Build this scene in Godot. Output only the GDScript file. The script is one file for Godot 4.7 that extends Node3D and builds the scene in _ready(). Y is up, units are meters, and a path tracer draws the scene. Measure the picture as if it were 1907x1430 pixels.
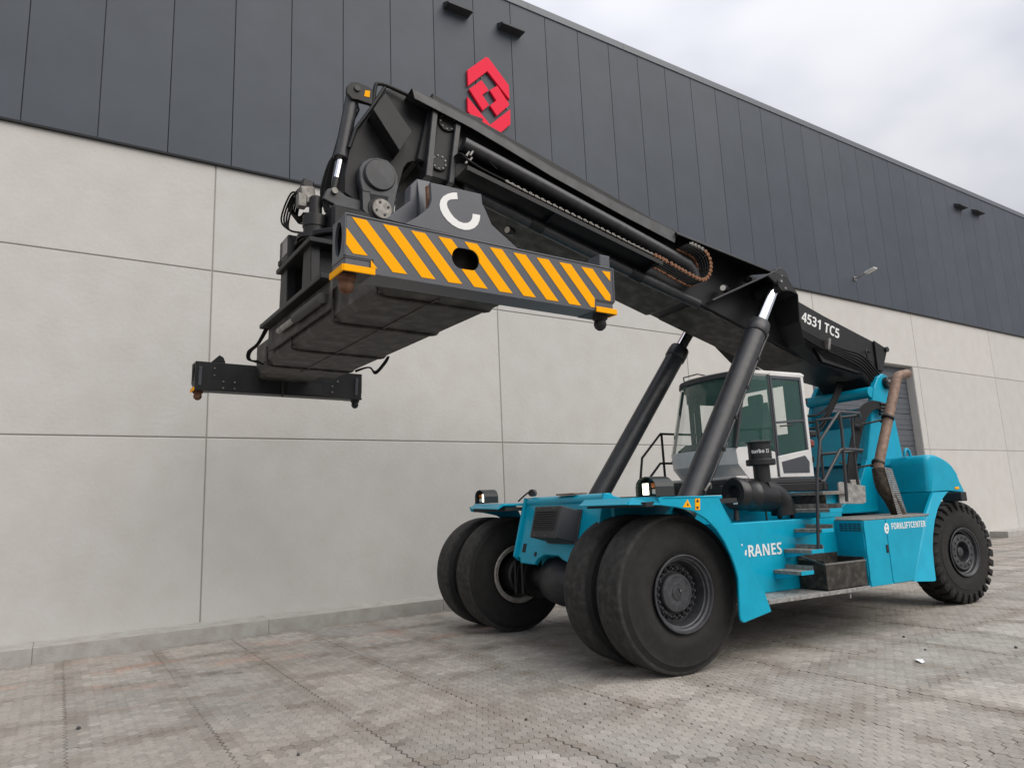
extends Node3D
# Reach stacker parked beside a warehouse, overcast daylight. Metres, y up.

# ---------------------------------------------------------------- mesh builder
class MB:
	var v := PackedVector3Array()
	var n := PackedVector3Array()
	func tri(a: Vector3, b: Vector3, c: Vector3, na: Vector3, nb: Vector3, nc: Vector3) -> void:
		var g := (b - a).cross(c - a)
		if g.length_squared() < 1e-16: return
		if g.dot(na + nb + nc) > 0.0:
			v.append(a); v.append(c); v.append(b); n.append(na); n.append(nc); n.append(nb)
		else:
			v.append(a); v.append(b); v.append(c); n.append(na); n.append(nb); n.append(nc)
	func ftri(a: Vector3, b: Vector3, c: Vector3, out: Vector3) -> void:
		var g := (b - a).cross(c - a).normalized()
		if g.dot(out) < 0.0: g = -g
		tri(a, b, c, g, g, g)
	func quad(a: Vector3, b: Vector3, c: Vector3, d: Vector3, out: Vector3) -> void:
		ftri(a, b, c, out); ftri(a, c, d, out)
	func box(c: Vector3, s: Vector3, bs := Basis.IDENTITY, ch := 0.006) -> MB:
		var h := s * 0.5
		ch = min(ch, min(h.x, min(h.y, h.z)) * 0.9)
		var P := func(sx: int, sy: int, sz: int, k: int) -> Vector3:
			var q := Vector3(sx * h.x, sy * h.y, sz * h.z)
			for m in 3:
				if m != k: q[m] -= ch * [sx, sy, sz][m]
			return c + bs * q
		var ax := [Vector3.RIGHT, Vector3.UP, Vector3.BACK]
		for k in 3:
			for s1: int in [-1, 1]:
				var r := []
				for p: Array in [[-1, -1], [1, -1], [1, 1], [-1, 1]]:
					var w := [0, 0, 0]
					w[k] = s1; w[(k + 1) % 3] = p[0]; w[(k + 2) % 3] = p[1]
					r.append(P.call(w[0], w[1], w[2], k))
				quad(r[0], r[1], r[2], r[3], bs * (ax[k] * s1))
		if ch > 0.0:
			for m in 3:
				var k := (m + 1) % 3
				var l := (m + 2) % 3
				for a: int in [-1, 1]:
					for b: int in [-1, 1]:
						var w0 := [0, 0, 0]
						w0[k] = a; w0[l] = b; w0[m] = -1
						var w1 := w0.duplicate()
						w1[m] = 1
						quad(P.call(w0[0], w0[1], w0[2], k), P.call(w0[0], w0[1], w0[2], l), P.call(w1[0], w1[1], w1[2], l), P.call(w1[0], w1[1], w1[2], k), bs * (ax[k] * a + ax[l] * b))
			for a: int in [-1, 1]:
				for b: int in [-1, 1]:
					for d: int in [-1, 1]:
						ftri(P.call(a, b, d, 0), P.call(a, b, d, 1), P.call(a, b, d, 2), bs * Vector3(a, b, d))
		return self
	func prism(Q: Array, dv: Vector3, ch := 0.0) -> MB:
		var P := Q.duplicate()
		var L := dv.length()
		var nr := -dv / L
		var e1: Vector3 = (P[1] - P[0])
		e1 = (e1 - nr * nr.dot(e1)).normalized()
		var e2 := nr.cross(e1)
		var o: Vector3 = P[0]
		var q := PackedVector2Array()
		for p: Vector3 in P: q.append(Vector2((p - o).dot(e1), (p - o).dot(e2)))
		var A := 0.0
		for i in q.size():
			var j := (i + 1) % q.size()
			A += q[i].x * q[j].y - q[j].x * q[i].y
		if A < 0.0:
			P.reverse(); q.reverse()
		var N := q.size()
		var ins := PackedVector2Array()
		for i in N:
			var d0 := (q[i] - q[(i + N - 1) % N]).normalized()
			var d1 := (q[(i + 1) % N] - q[i]).normalized()
			var n0 := Vector2(-d0.y, d0.x)
			var n1 := Vector2(-d1.y, d1.x)
			ins.append((n0 + n1) * (ch / max(0.35, 1.0 + n0.dot(n1))))
		var T := Geometry2D.triangulate_polygon(q)
		var at := func(i: int, dep: float, inset: bool) -> Vector3:
			var p: Vector3 = P[i] - nr * dep
			if inset: p += e1 * ins[i].x + e2 * ins[i].y
			return p
		var c := ch > 0.0
		for k in range(0, T.size(), 3):
			ftri(at.call(T[k], 0.0, c), at.call(T[k + 1], 0.0, c), at.call(T[k + 2], 0.0, c), nr)
			ftri(at.call(T[k], L, c), at.call(T[k + 1], L, c), at.call(T[k + 2], L, c), -nr)
		for i in N:
			var j := (i + 1) % N
			var d := (q[j] - q[i])
			var on := e1 * d.y - e2 * d.x
			if c:
				quad(at.call(i, 0.0, true), at.call(j, 0.0, true), at.call(j, ch, false), at.call(i, ch, false), on.normalized() + nr)
				quad(at.call(i, L, true), at.call(j, L, true), at.call(j, L - ch, false), at.call(i, L - ch, false), on.normalized() - nr)
			quad(at.call(i, ch, false), at.call(j, ch, false), at.call(j, L - ch, false), at.call(i, L - ch, false), on)
		return self
	func lathe(prof: Array, o: Vector3, axis: Vector3, sides := 24, smooth := 40.0) -> MB:
		var a := axis.normalized()
		var e1 := a.cross(Vector3.UP if absf(a.y) < 0.9 else Vector3.RIGHT).normalized()
		var e2 := a.cross(e1)
		var sn := []
		for i in prof.size() - 1:
			var d: Vector2 = prof[i + 1] - prof[i]
			sn.append(Vector2(d.y, -d.x).normalized())
		for i in prof.size() - 1:
			var na: Vector2 = sn[i]
			var nb: Vector2 = sn[i]
			if i > 0 and absf(sn[i].angle_to(sn[i - 1])) < deg_to_rad(smooth): na = (sn[i] + sn[i - 1]).normalized()
			if i < sn.size() - 1 and absf(sn[i].angle_to(sn[i + 1])) < deg_to_rad(smooth): nb = (sn[i] + sn[i + 1]).normalized()
			var p: Vector2 = prof[i]
			var r: Vector2 = prof[i + 1]
			for k in sides:
				var t0 := TAU * k / sides
				var t1 := TAU * (k + 1) / sides
				var u0 := e1 * cos(t0) + e2 * sin(t0)
				var u1 := e1 * cos(t1) + e2 * sin(t1)
				var A := o + u0 * p.x + a * p.y
				var B := o + u1 * p.x + a * p.y
				var C := o + u1 * r.x + a * r.y
				var D := o + u0 * r.x + a * r.y
				tri(A, B, C, u0 * na.x + a * na.y, u1 * na.x + a * na.y, u1 * nb.x + a * nb.y)
				tri(A, C, D, u0 * na.x + a * na.y, u1 * nb.x + a * nb.y, u0 * nb.x + a * nb.y)
		return self
	func cyl(a: Vector3, b: Vector3, r: float, r2 := -1.0, sides := 20, ch := 0.0) -> MB:
		if r2 < 0.0: r2 = r
		var L := a.distance_to(b)
		var pr := [Vector2(0, 0), Vector2(r - ch, 0), Vector2(r, ch), Vector2(r2, L - ch), Vector2(r2 - ch, L), Vector2(0, L)]
		if ch <= 0.0: pr = [Vector2(0, 0), Vector2(r, 0), Vector2(r2, L), Vector2(0, L)]
		return lathe(pr, a, b - a, sides)
	func tube(path: Array, r: float, sides := 8) -> MB:
		var fr := []
		var up := Vector3.UP
		for i in path.size():
			var t: Vector3 = (path[min(i + 1, path.size() - 1)] - path[max(i - 1, 0)]).normalized()
			if i == 0: up = t.cross(Vector3.UP if absf(t.y) < 0.9 else Vector3.RIGHT).normalized()
			up = (up - t * t.dot(up)).normalized()
			fr.append([path[i], up, t.cross(up), t])
		for i in fr.size() - 1:
			for k in sides:
				var t0 := TAU * k / sides
				var t1 := TAU * (k + 1) / sides
				var a0: Vector3 = fr[i][1] * cos(t0) + fr[i][2] * sin(t0)
				var a1: Vector3 = fr[i][1] * cos(t1) + fr[i][2] * sin(t1)
				var b0: Vector3 = fr[i + 1][1] * cos(t0) + fr[i + 1][2] * sin(t0)
				var b1: Vector3 = fr[i + 1][1] * cos(t1) + fr[i + 1][2] * sin(t1)
				var A: Vector3 = fr[i][0]
				var B: Vector3 = fr[i + 1][0]
				tri(A + a0 * r, A + a1 * r, B + b1 * r, a0, a1, b1)
				tri(A + a0 * r, B + b1 * r, B + b0 * r, a0, b1, b0)
				if i == 0: ftri(A, A + a0 * r, A + a1 * r, -fr[0][3])
				if i == fr.size() - 2: ftri(B, B + b0 * r, B + b1 * r, fr[i + 1][3])
		return self
	func mesh(m: Material) -> ArrayMesh:
		var am := ArrayMesh.new()
		var arr := []
		arr.resize(Mesh.ARRAY_MAX)
		arr[Mesh.ARRAY_VERTEX] = v
		arr[Mesh.ARRAY_NORMAL] = n
		am.add_surface_from_arrays(Mesh.PRIMITIVE_TRIANGLES, arr)
		am.surface_set_material(0, m)
		return am

# ---------------------------------------------------------------- camera solve
const F := 1294.41
const CAM := Vector3(0, 1.76, 0)
var CB: Basis            # camera basis
var TT: Transform3D      # truck frame: x to the rear, z to the near side, origin on the ground under the front axle
var SS: Transform3D      # spreader frame in the truck frame

func cam_basis() -> Basis:
	var y := deg_to_rad(33.0138)
	var p := deg_to_rad(9.998)
	var r := deg_to_rad(-2.4144)
	var f := Vector3(sin(y) * cos(p), sin(p), -cos(y) * cos(p))
	var rt := Vector3(cos(y), 0, sin(y))
	var up := rt.cross(f)
	return Basis(rt * cos(r) + up * sin(r), -rt * sin(r) + up * cos(r), -f)
func ray(x: float, y: float) -> Vector3:
	return CB * Vector3((x - 953.5) / F, -(y - 715.0) / F, -1.0)
func onto(fr: Transform3D, x: float, y: float, ax: int, val: float) -> Vector3:
	var iv := fr.affine_inverse()
	var o := iv * CAM
	var d := iv.basis * ray(x, y)
	return o + d * ((val - o[ax]) / d[ax])
func tp(x: float, y: float, z: float) -> Vector3: return onto(TT, x, y, 2, z)       # truck, plane z
func tx(x: float, y: float, X: float) -> Vector3: return onto(TT, x, y, 0, X)       # truck, plane x
func sq(x: float, y: float, z: float) -> Vector3: return onto(TT * SS, x, y, 2, z)  # spreader, plane z
func sx(x: float, y: float, X: float) -> Vector3: return onto(TT * SS, x, y, 0, X)
func wp(x: float, y: float, z: float) -> Vector3: return onto(Transform3D.IDENTITY, x, y, 2, z)
func gp(x: float, y: float) -> Vector3: return onto(Transform3D.IDENTITY, x, y, 1, 0.0)
func tpoly(z: float, a: Array) -> Array:
	var r := []
	for p: Array in a: r.append(tp(p[0], p[1], z))
	return r
func spoly(z: float, a: Array, k := 1.0, ox := 0.0, oy := 0.0) -> Array:
	var r := []
	for p: Array in a: r.append(sq(ox + p[0] * k, oy + p[1] * k, z))
	return r
func zpoly(z: float, a: Array) -> Array:
	var r := []
	for p: Array in a: r.append(Vector3(p[0], p[1], z))
	return r
func path3(a: Array, steps := 6) -> Array:     # smooth curve through points
	var r := []
	for i in a.size() - 1:
		var p0: Vector3 = a[max(i - 1, 0)]
		var p1: Vector3 = a[i]
		var p2: Vector3 = a[i + 1]
		var p3: Vector3 = a[min(i + 2, a.size() - 1)]
		for k in steps: r.append(p1.cubic_interpolate(p2, p0, p3, float(k) / steps))
	r.append(a[-1])
	return r
func px3(a: Array) -> Array:                   # [px, py, z] -> truck points
	var r := []
	for p: Array in a: r.append(tp(p[0], p[1], p[2]))
	return r

# ---------------------------------------------------------------- nodes
func obj(called: String, mb: MB, m: Material, parent: Node, label := "") -> MeshInstance3D:
	var o := MeshInstance3D.new()
	o.name = called
	o.mesh = mb.mesh(m)
	if label: o.set_meta("label", label)
	parent.add_child(o, true)
	return o
func inst(called: String, me: Mesh, parent: Node, at := Transform3D.IDENTITY, label := "") -> MeshInstance3D:
	var o := MeshInstance3D.new()
	o.name = called
	o.mesh = me
	o.transform = at
	if label: o.set_meta("label", label)
	parent.add_child(o, true)
	return o
func node(called: String, parent: Node, at := Transform3D.IDENTITY) -> Node3D:
	var o := Node3D.new()
	o.name = called
	o.transform = at
	parent.add_child(o, true)
	return o
func tag(o: Node, label: String, category: String, group := "", kind := "") -> void:
	if label: o.set_meta("label", label)
	if category: o.set_meta("category", category)
	if group: o.set_meta("group", group)
	if kind: o.set_meta("kind", kind)
func text(called: String, s: String, height: float, m: Material, parent: Node, at: Transform3D, weight := 700, italic := false) -> MeshInstance3D:
	var f := SystemFont.new()
	f.font_names = PackedStringArray(["Droid Sans"])
	f.font_weight = weight
	f.font_italic = italic
	var t := TextMesh.new()
	t.text = s
	t.font = f
	t.font_size = 64
	t.pixel_size = height / 46.0
	t.depth = 0.004
	t.material = m
	var o := inst(called, t, parent, at)
	return o

# ---------------------------------------------------------------- materials
var M := {}
func noise_tex(seed_: int, freq: float, oct: int, lo: float, hi: float, size := 512, power := 1.0, tint := Color(1, 1, 1), fine := 0.0, stretch := 1) -> ImageTexture:
	var fn := FastNoiseLite.new()
	fn.seed = seed_
	fn.noise_type = FastNoiseLite.TYPE_SIMPLEX_SMOOTH
	fn.frequency = freq
	fn.fractal_octaves = oct
	fn.fractal_gain = 0.55
	var im := fn.get_seamless_image(size, size, false, false, 0.15)
	if stretch > 1:
		im.resize(size, size / stretch, Image.INTERPOLATE_BILINEAR)
		var tall := Image.create_empty(size, size, false, im.get_format())
		for k in stretch: tall.blit_rect(im, Rect2i(0, 0, size, size / stretch), Vector2i(0, k * size / stretch))
		im = tall
	im.convert(Image.FORMAT_L8)
	var src := im.get_data()
	var rng := RandomNumberGenerator.new()
	rng.seed = seed_
	var out := PackedByteArray()
	out.resize(size * size * 3)
	for i in size * size:
		var t := pow(src[i] / 255.0, power)
		var g := lerpf(lo, hi, t)
		if fine > 0.0: g += (rng.randf() - 0.5) * fine
		for c in 3:
			var w := lerpf(g * tint[c], g, t)
			out[i * 3 + c] = clampi(int(w * 255.0), 0, 255)
	return ImageTexture.create_from_image(Image.create_from_data(size, size, false, Image.FORMAT_RGB8, out))
func normal_tex(seed_: int, freq: float, oct: int, strength: float, size := 512) -> ImageTexture:
	var fn := FastNoiseLite.new()
	fn.seed = seed_
	fn.frequency = freq
	fn.fractal_octaves = oct
	var im := fn.get_seamless_image(size, size, false, false, 0.15)
	im.convert(Image.FORMAT_L8)
	im.bump_map_to_normal_map(strength)
	return ImageTexture.create_from_image(im)
func lin(r: float, g: float, b: float) -> Color: return Color(r, g, b).linear_to_srgb()
func mat(r: float, g: float, b: float, rough := 0.6, metal := 0.0, tex: Texture2D = null, scale := 1.0, nt: Texture2D = null, ns := 0.4, world := false) -> StandardMaterial3D:
	var m := StandardMaterial3D.new()
	m.albedo_color = lin(r, g, b)
	m.roughness = rough
	m.metallic = metal
	if tex or nt:
		m.uv1_triplanar = true
		m.uv1_world_triplanar = world
		m.uv1_scale = Vector3.ONE * scale
	if tex: m.albedo_texture = tex
	if nt:
		m.normal_enabled = true
		m.normal_texture = nt
		m.normal_scale = ns
	return m
func make_materials() -> void:
	var mottle := noise_tex(11, 0.006, 5, 0.962, 1.0, 1024, 0.9, Color(1.0, 0.997, 0.985), 0.016)
	var streak := noise_tex(12, 0.012, 4, 0.86, 1.0, 512, 0.8, Color(1.02, 1.0, 0.97), 0.03)
	var dust := noise_tex(13, 0.008, 5, 0.62, 1.0, 512, 1.0, Color(1.01, 1.0, 0.985), 0.04)
	var grime := noise_tex(14, 0.01, 6, 0.32, 1.0, 512, 1.2, Color(1.0, 0.96, 0.90), 0.05)
	var scuff := noise_tex(17, 0.012, 6, 0.52, 1.0, 512, 1.4, Color(1.0, 0.99, 0.97), 0.10)
	var faint := noise_tex(15, 0.007, 4, 0.93, 1.0, 512, 1.0, Color(1, 1, 1), 0.012)
	var rusty := noise_tex(16, 0.012, 5, 0.45, 1.0, 512, 1.0, Color(1.25, 0.85, 0.6), 0.08)
	var nfine := normal_tex(21, 0.09, 4, 2.0)
	var nrub := normal_tex(22, 0.035, 5, 4.0)
	var nwave := normal_tex(23, 0.004, 3, 3.0)
	M.concrete = []
	for t: Array in [[0.516, 0.507, 0.490], [0.534, 0.523, 0.503], [0.504, 0.497, 0.483]]:
		M.concrete.append(mat(t[0], t[1], t[2], 0.86, 0.0, mottle, 0.22, nfine, 0.12, true))
	M.cladding = []
	for t: Array in [[0.060, 0.073, 0.091], [0.063, 0.076, 0.094], [0.057, 0.070, 0.088]]:
		var c := mat(t[0], t[1], t[2], 0.5, 0.0, faint, 0.25, nwave, 0.05, true)
		c.metallic_specular = 0.35
		M.cladding.append(c)
	M.joint = mat(0.30, 0.285, 0.265, 0.95)
	M.seam = mat(0.02, 0.022, 0.025, 0.9)
	M.cladseam = mat(0.03, 0.035, 0.042, 0.8)
	M.trim = mat(0.11, 0.125, 0.145, 0.45)
	M.door = mat(0.085, 0.095, 0.112, 0.5, 0.0, faint, 0.6)
	M.red = mat(0.78, 0.022, 0.060, 0.6)
	M.red.metallic_specular = 0.25
	M.kerb = mat(0.42, 0.415, 0.395, 0.9, 0.0, streak, 0.5, nfine, 0.25, true)
	M.sand = mat(0.29, 0.262, 0.230, 0.95, 0.0, dust, 1.0, null, 0.0, true)
	M.teal = mat(0.002, 0.350, 0.520, 0.32, 0.0, faint, 0.8, nwave, 0.04)
	M.teal.clearcoat_enabled = true
	M.teal.metallic_specular = 0.35
	M.teal.clearcoat = 0.16
	M.teal.clearcoat_roughness = 0.12
	M.boom = mat(0.0145, 0.0158, 0.0182, 0.5, 0.0, dust, 0.7, nwave, 0.1)
	M.boom.metallic_specular = 0.4
	M.belly = mat(0.088, 0.084, 0.077, 0.62, 0.0, grime, 0.8, nwave, 0.15)
	M.black = mat(0.011, 0.0112, 0.012, 0.5, 0.0, dust, 1.2)
	M.hose = mat(0.008, 0.008, 0.0088, 0.6)
	M.hose.metallic_specular = 0.3
	M.grey = mat(0.064, 0.070, 0.084, 0.42, 0.0, faint, 0.9, nwave, 0.05)
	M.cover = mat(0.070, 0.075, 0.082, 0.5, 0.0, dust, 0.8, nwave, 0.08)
	M.cylgrey = mat(0.038, 0.041, 0.047, 0.42, 0.0, dust, 1.5, nwave, 0.06)
	M.yellow = mat(0.90, 0.395, 0.002, 0.6)
	M.yellow.metallic_specular = 0.2
	M.white = mat(0.70, 0.70, 0.69, 0.4, 0.0, faint, 1.0)
	M.mark = mat(0.72, 0.73, 0.72, 0.5)
	M.chrome = mat(0.80, 0.81, 0.83, 0.12, 1.0)
	M.steel = mat(0.30, 0.29, 0.275, 0.5, 0.65, dust, 2.0)
	M.galv = mat(0.42, 0.42, 0.41, 0.6, 0.2, dust, 2.0)
	M.tread = mat(0.33, 0.315, 0.29, 0.8, 0.1, dust, 2.5, nfine, 0.5)
	M.rust = mat(0.20, 0.135, 0.098, 0.8, 0.0, rusty, 2.0, nfine, 0.3)
	M.copper = mat(0.335, 0.225, 0.168, 0.62, 0.25, dust, 2.2, nfine, 0.2)
	M.silencer = mat(0.15, 0.125, 0.098, 0.7, 0.3, grime, 3.0, nfine, 0.5)
	M.rustchain = mat(0.30, 0.205, 0.135, 0.7, 0.3, rusty, 4.0)
	M.rubber = mat(0.0185, 0.0180, 0.0175, 0.85, 0.0, dust, 1.2, nrub, 0.25)
	M.rubberworn = mat(0.064, 0.064, 0.0635, 0.9, 0.0, scuff, 1.3, nrub, 0.35)
	M.rim = mat(0.075, 0.079, 0.090, 0.4, 0.1, dust, 2.0)
	M.rimpale = mat(0.52, 0.50, 0.46, 0.5, 0.2, dust, 2.0)
	M.darkgrey = mat(0.040, 0.045, 0.054, 0.45, 0.0, dust, 1.2, nwave, 0.06)
	M.plastic = mat(0.013, 0.013, 0.014, 0.38)
	M.tray = mat(0.075, 0.068, 0.058, 0.7, 0.0, grime, 1.5)
	M.trim_dark = mat(0.030, 0.032, 0.036, 0.6)
	M.paper = mat(0.75, 0.75, 0.76, 0.7)
	M.stone = mat(0.05, 0.05, 0.05, 0.8)
	M.amber = mat(0.75, 0.17, 0.01, 0.25)
	M.lampbody = mat(0.02, 0.026, 0.026, 0.4)
	M.seat = mat(0.035, 0.037, 0.040, 0.85)
	M.redseat = mat(0.22, 0.045, 0.035, 0.6)
	M.glass = StandardMaterial3D.new()
	M.glass.transparency = BaseMaterial3D.TRANSPARENCY_ALPHA
	M.glass.albedo_color = Color(0.42, 0.74, 0.66, 0.11)
	M.glass.roughness = 0.03
	M.lensglass = mat(0.75, 0.74, 0.66, 0.3)
	M.glow = StandardMaterial3D.new()
	M.glow.albedo_color = Color(1, 1, 0.95)
	M.glow.emission_enabled = true
	M.glow.emission = Color(1.0, 1.0, 0.86)
	M.glow.emission_energy_multiplier = 1.2

# ---------------------------------------------------------------- sky
func sky_texture() -> ImageTexture:
	var w := 1024
	var h := 512
	var fn := FastNoiseLite.new()
	fn.seed = 5
	fn.frequency = 1.0
	fn.fractal_octaves = 5
	fn.fractal_gain = 0.5
	var im := Image.create_empty(w, h, false, Image.FORMAT_RGBF)
	for j in h:
		var el := PI * (0.5 - (j + 0.5) / h)
		for i in w:
			var az := TAU * (i + 0.5) / w
			var d := Vector3(sin(az) * cos(el), sin(el), cos(az) * cos(el))
			var s := 1.0 / (0.25 + absf(d.y))
			var q := Vector3(d.x * s * 1.1, d.y * 0.6, d.z * s * 1.1)
			var c := fn.get_noise_3dv(q) * 0.5 + 0.5
			c = smoothstep(0.32, 0.66, c)
			# overcast sky: brighter towards the zenith
			var k := Color(0.245, 0.256, 0.297).lerp(Color(0.366, 0.370, 0.390), c) * ((1.0 + 2.0 * maxf(0.0, d.y)) / 1.85)
			im.set_pixel(i, j, k)
	return ImageTexture.create_from_image(im)

func _ready() -> void:
	CB = cam_basis()
	TT = Transform3D(Basis(Vector3.UP, deg_to_rad(-4.3)), Vector3(5.43, 0, -7.18))
	var sw := Transform3D(Basis(Vector3.UP, deg_to_rad(0.568)) * Basis(Vector3.BACK, deg_to_rad(-0.498)) * Basis(Vector3.RIGHT, deg_to_rad(1.434)), Vector3(2.6544, 3.3376, -7.3529))
	SS = TT.affine_inverse() * sw
	var cam := Camera3D.new()
	cam.name = "camera"
	cam.transform = Transform3D(CB, CAM)
	cam.fov = rad_to_deg(2.0 * atan(715.0 / F))
	cam.near = 0.05
	cam.far = 600.0
	add_child(cam)
	cam.current = true
	var env := Environment.new()
	env.background_mode = Environment.BG_SKY
	var sky := Sky.new()
	var sm := PanoramaSkyMaterial.new()
	sm.panorama = sky_texture()
	sky.sky_material = sm
	env.sky = sky
	env.tonemap_mode = Environment.TONE_MAPPER_LINEAR
	env.tonemap_exposure = 2.25
	env.background_energy_multiplier = 1.0
	env.sdfgi_enabled = true
	env.ssao_enabled = true
	env.ssil_enabled = true
	var we := WorldEnvironment.new()
	we.name = "environment"
	we.environment = env
	add_child(we)
	var sun := DirectionalLight3D.new()
	sun.name = "sun"
	sun.light_energy = 0.40
	sun.light_angular_distance = 60.0
	sun.light_color = Color(1.0, 0.97, 0.93)
	sun.shadow_enabled = true
	add_child(sun)
	sun.look_at_from_position(Vector3(0.25, 0.72, 0.64) * 50.0, Vector3.ZERO)
	make_materials()
	build_ground()
	build_warehouse()
	build_wall_items()
	build_truck()
	build_litter()

# ---------------------------------------------------------------- ground
const KERB_Z := -11.45
const WALL_Z := -12.026
func hex_mesh(m: Material, inset: float) -> ArrayMesh:
	var mb := MB.new()
	var top := []
	var mid := []
	var low := []
	var R := 0.1 / sqrt(3.0) - inset
	for k in 6:
		var u := Vector3(cos(TAU * k / 6), 0, sin(TAU * k / 6))
		top.append(u * (R - 0.0036) + Vector3(0, 0, 0))
		mid.append(u * (R - 0.0006) - Vector3(0, 0.0026, 0))
		low.append(u * R - Vector3(0, 0.03, 0))
	for k in 6:
		var j := (k + 1) % 6
		var out: Vector3 = (top[k] + top[j]).normalized()
		if k > 0 and k < 5: mb.ftri(top[0], top[k], top[j], Vector3.UP)
		mb.quad(top[k], top[j], mid[j], mid[k], out + Vector3.UP)
		mb.quad(mid[k], mid[j], low[j], low[k], out)
	return mb.mesh(m)
var n_patch := FastNoiseLite.new()
var n_dirt := FastNoiseLite.new()
var n_mark := FastNoiseLite.new()
func hash2(a: int, b: int) -> float:
	return fposmod(sin(a * 127.1 + b * 311.7) * 43758.5453, 1.0)
const STAINS := [[1240, 1410, 0.13], [695, 1325, 0.10], [395, 1254, 0.16], [440, 1252, 0.10], [1120, 1236, 0.30], [745, 1385, 0.12], [900, 1205, 0.18], [1315, 1415, 0.08]]
func paver_colour(x: float, z: float, cx: int, cz: int, bx: float, bz: float, rnd: float) -> Color:
	# per-stone tone: batch tone of the laid cluster, patches of dust, dirt collected along the cluster edges, old marking paint
	var tone := 0.335 + 0.022 * n_patch.get_noise_2d(x * 1.0, z * 1.0) + (hash2(cx, cz) - 0.5) * 0.06 + (rnd - 0.5) * 0.075
	var warm := n_patch.get_noise_2d(x * 0.7 + 90.0, z * 0.7)
	var c := Color(tone * (1.025 + 0.03 * warm), tone * (0.982 + 0.004 * warm), tone * (0.912 - 0.03 * warm))
	var e: float = min(bx, bz)
	var pale := clampf((hash2(cx + 7, cz + 3) - 0.35) * 2.2, 0.0, 1.0) * clampf((e - 0.10 + 0.14 * (rnd - 0.5)) / 0.10, 0.0, 1.0)
	c = c * (1.0 + 0.16 * pale * (0.55 + 0.9 * fposmod(rnd * 7.31, 1.0)))
	var dirt := clampf(1.15 - e / 0.20, 0.0, 1.0) * clampf(0.50 + 1.5 * n_dirt.get_noise_2d(x * 3.0, z * 3.0), 0.0, 1.0)
	dirt = max(dirt, clampf(n_dirt.get_noise_2d(x * 2.3 + 40.0, z * 2.3) * 2.2 - 0.75, 0.0, 0.5))
	c = c.lerp(Color(0.215, 0.190, 0.160), dirt * (0.45 + 0.5 * fposmod(rnd * 3.7, 1.0)))
	for s: Array in stain_pts:
		var d: float = Vector2(x - s[0].x, z - s[0].z).length() / s[1]
		var q := clampf(1.15 - d + 0.5 * n_dirt.get_noise_2d(x * 9.0, z * 9.0), 0.0, 1.0)
		c = c.lerp(Color(0.13, 0.115, 0.098), q * 0.7)
	if z < -7.6:
		var near := 1.0 - clampf(absf(z + 9.9) / 1.5, 0.0, 1.0)
		var o := clampf((n_mark.get_noise_2d(x * 1.5, z * 2.6) - 0.34 + 0.12 * near) * 4.0, 0.0, 1.0) * (0.35 + 0.65 * near)
		c = c.lerp(Color(0.54, 0.30, 0.22), o * (0.15 + 0.40 * fposmod(rnd * 5.3, 1.0)))
	return c
var stain_pts := []
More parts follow.
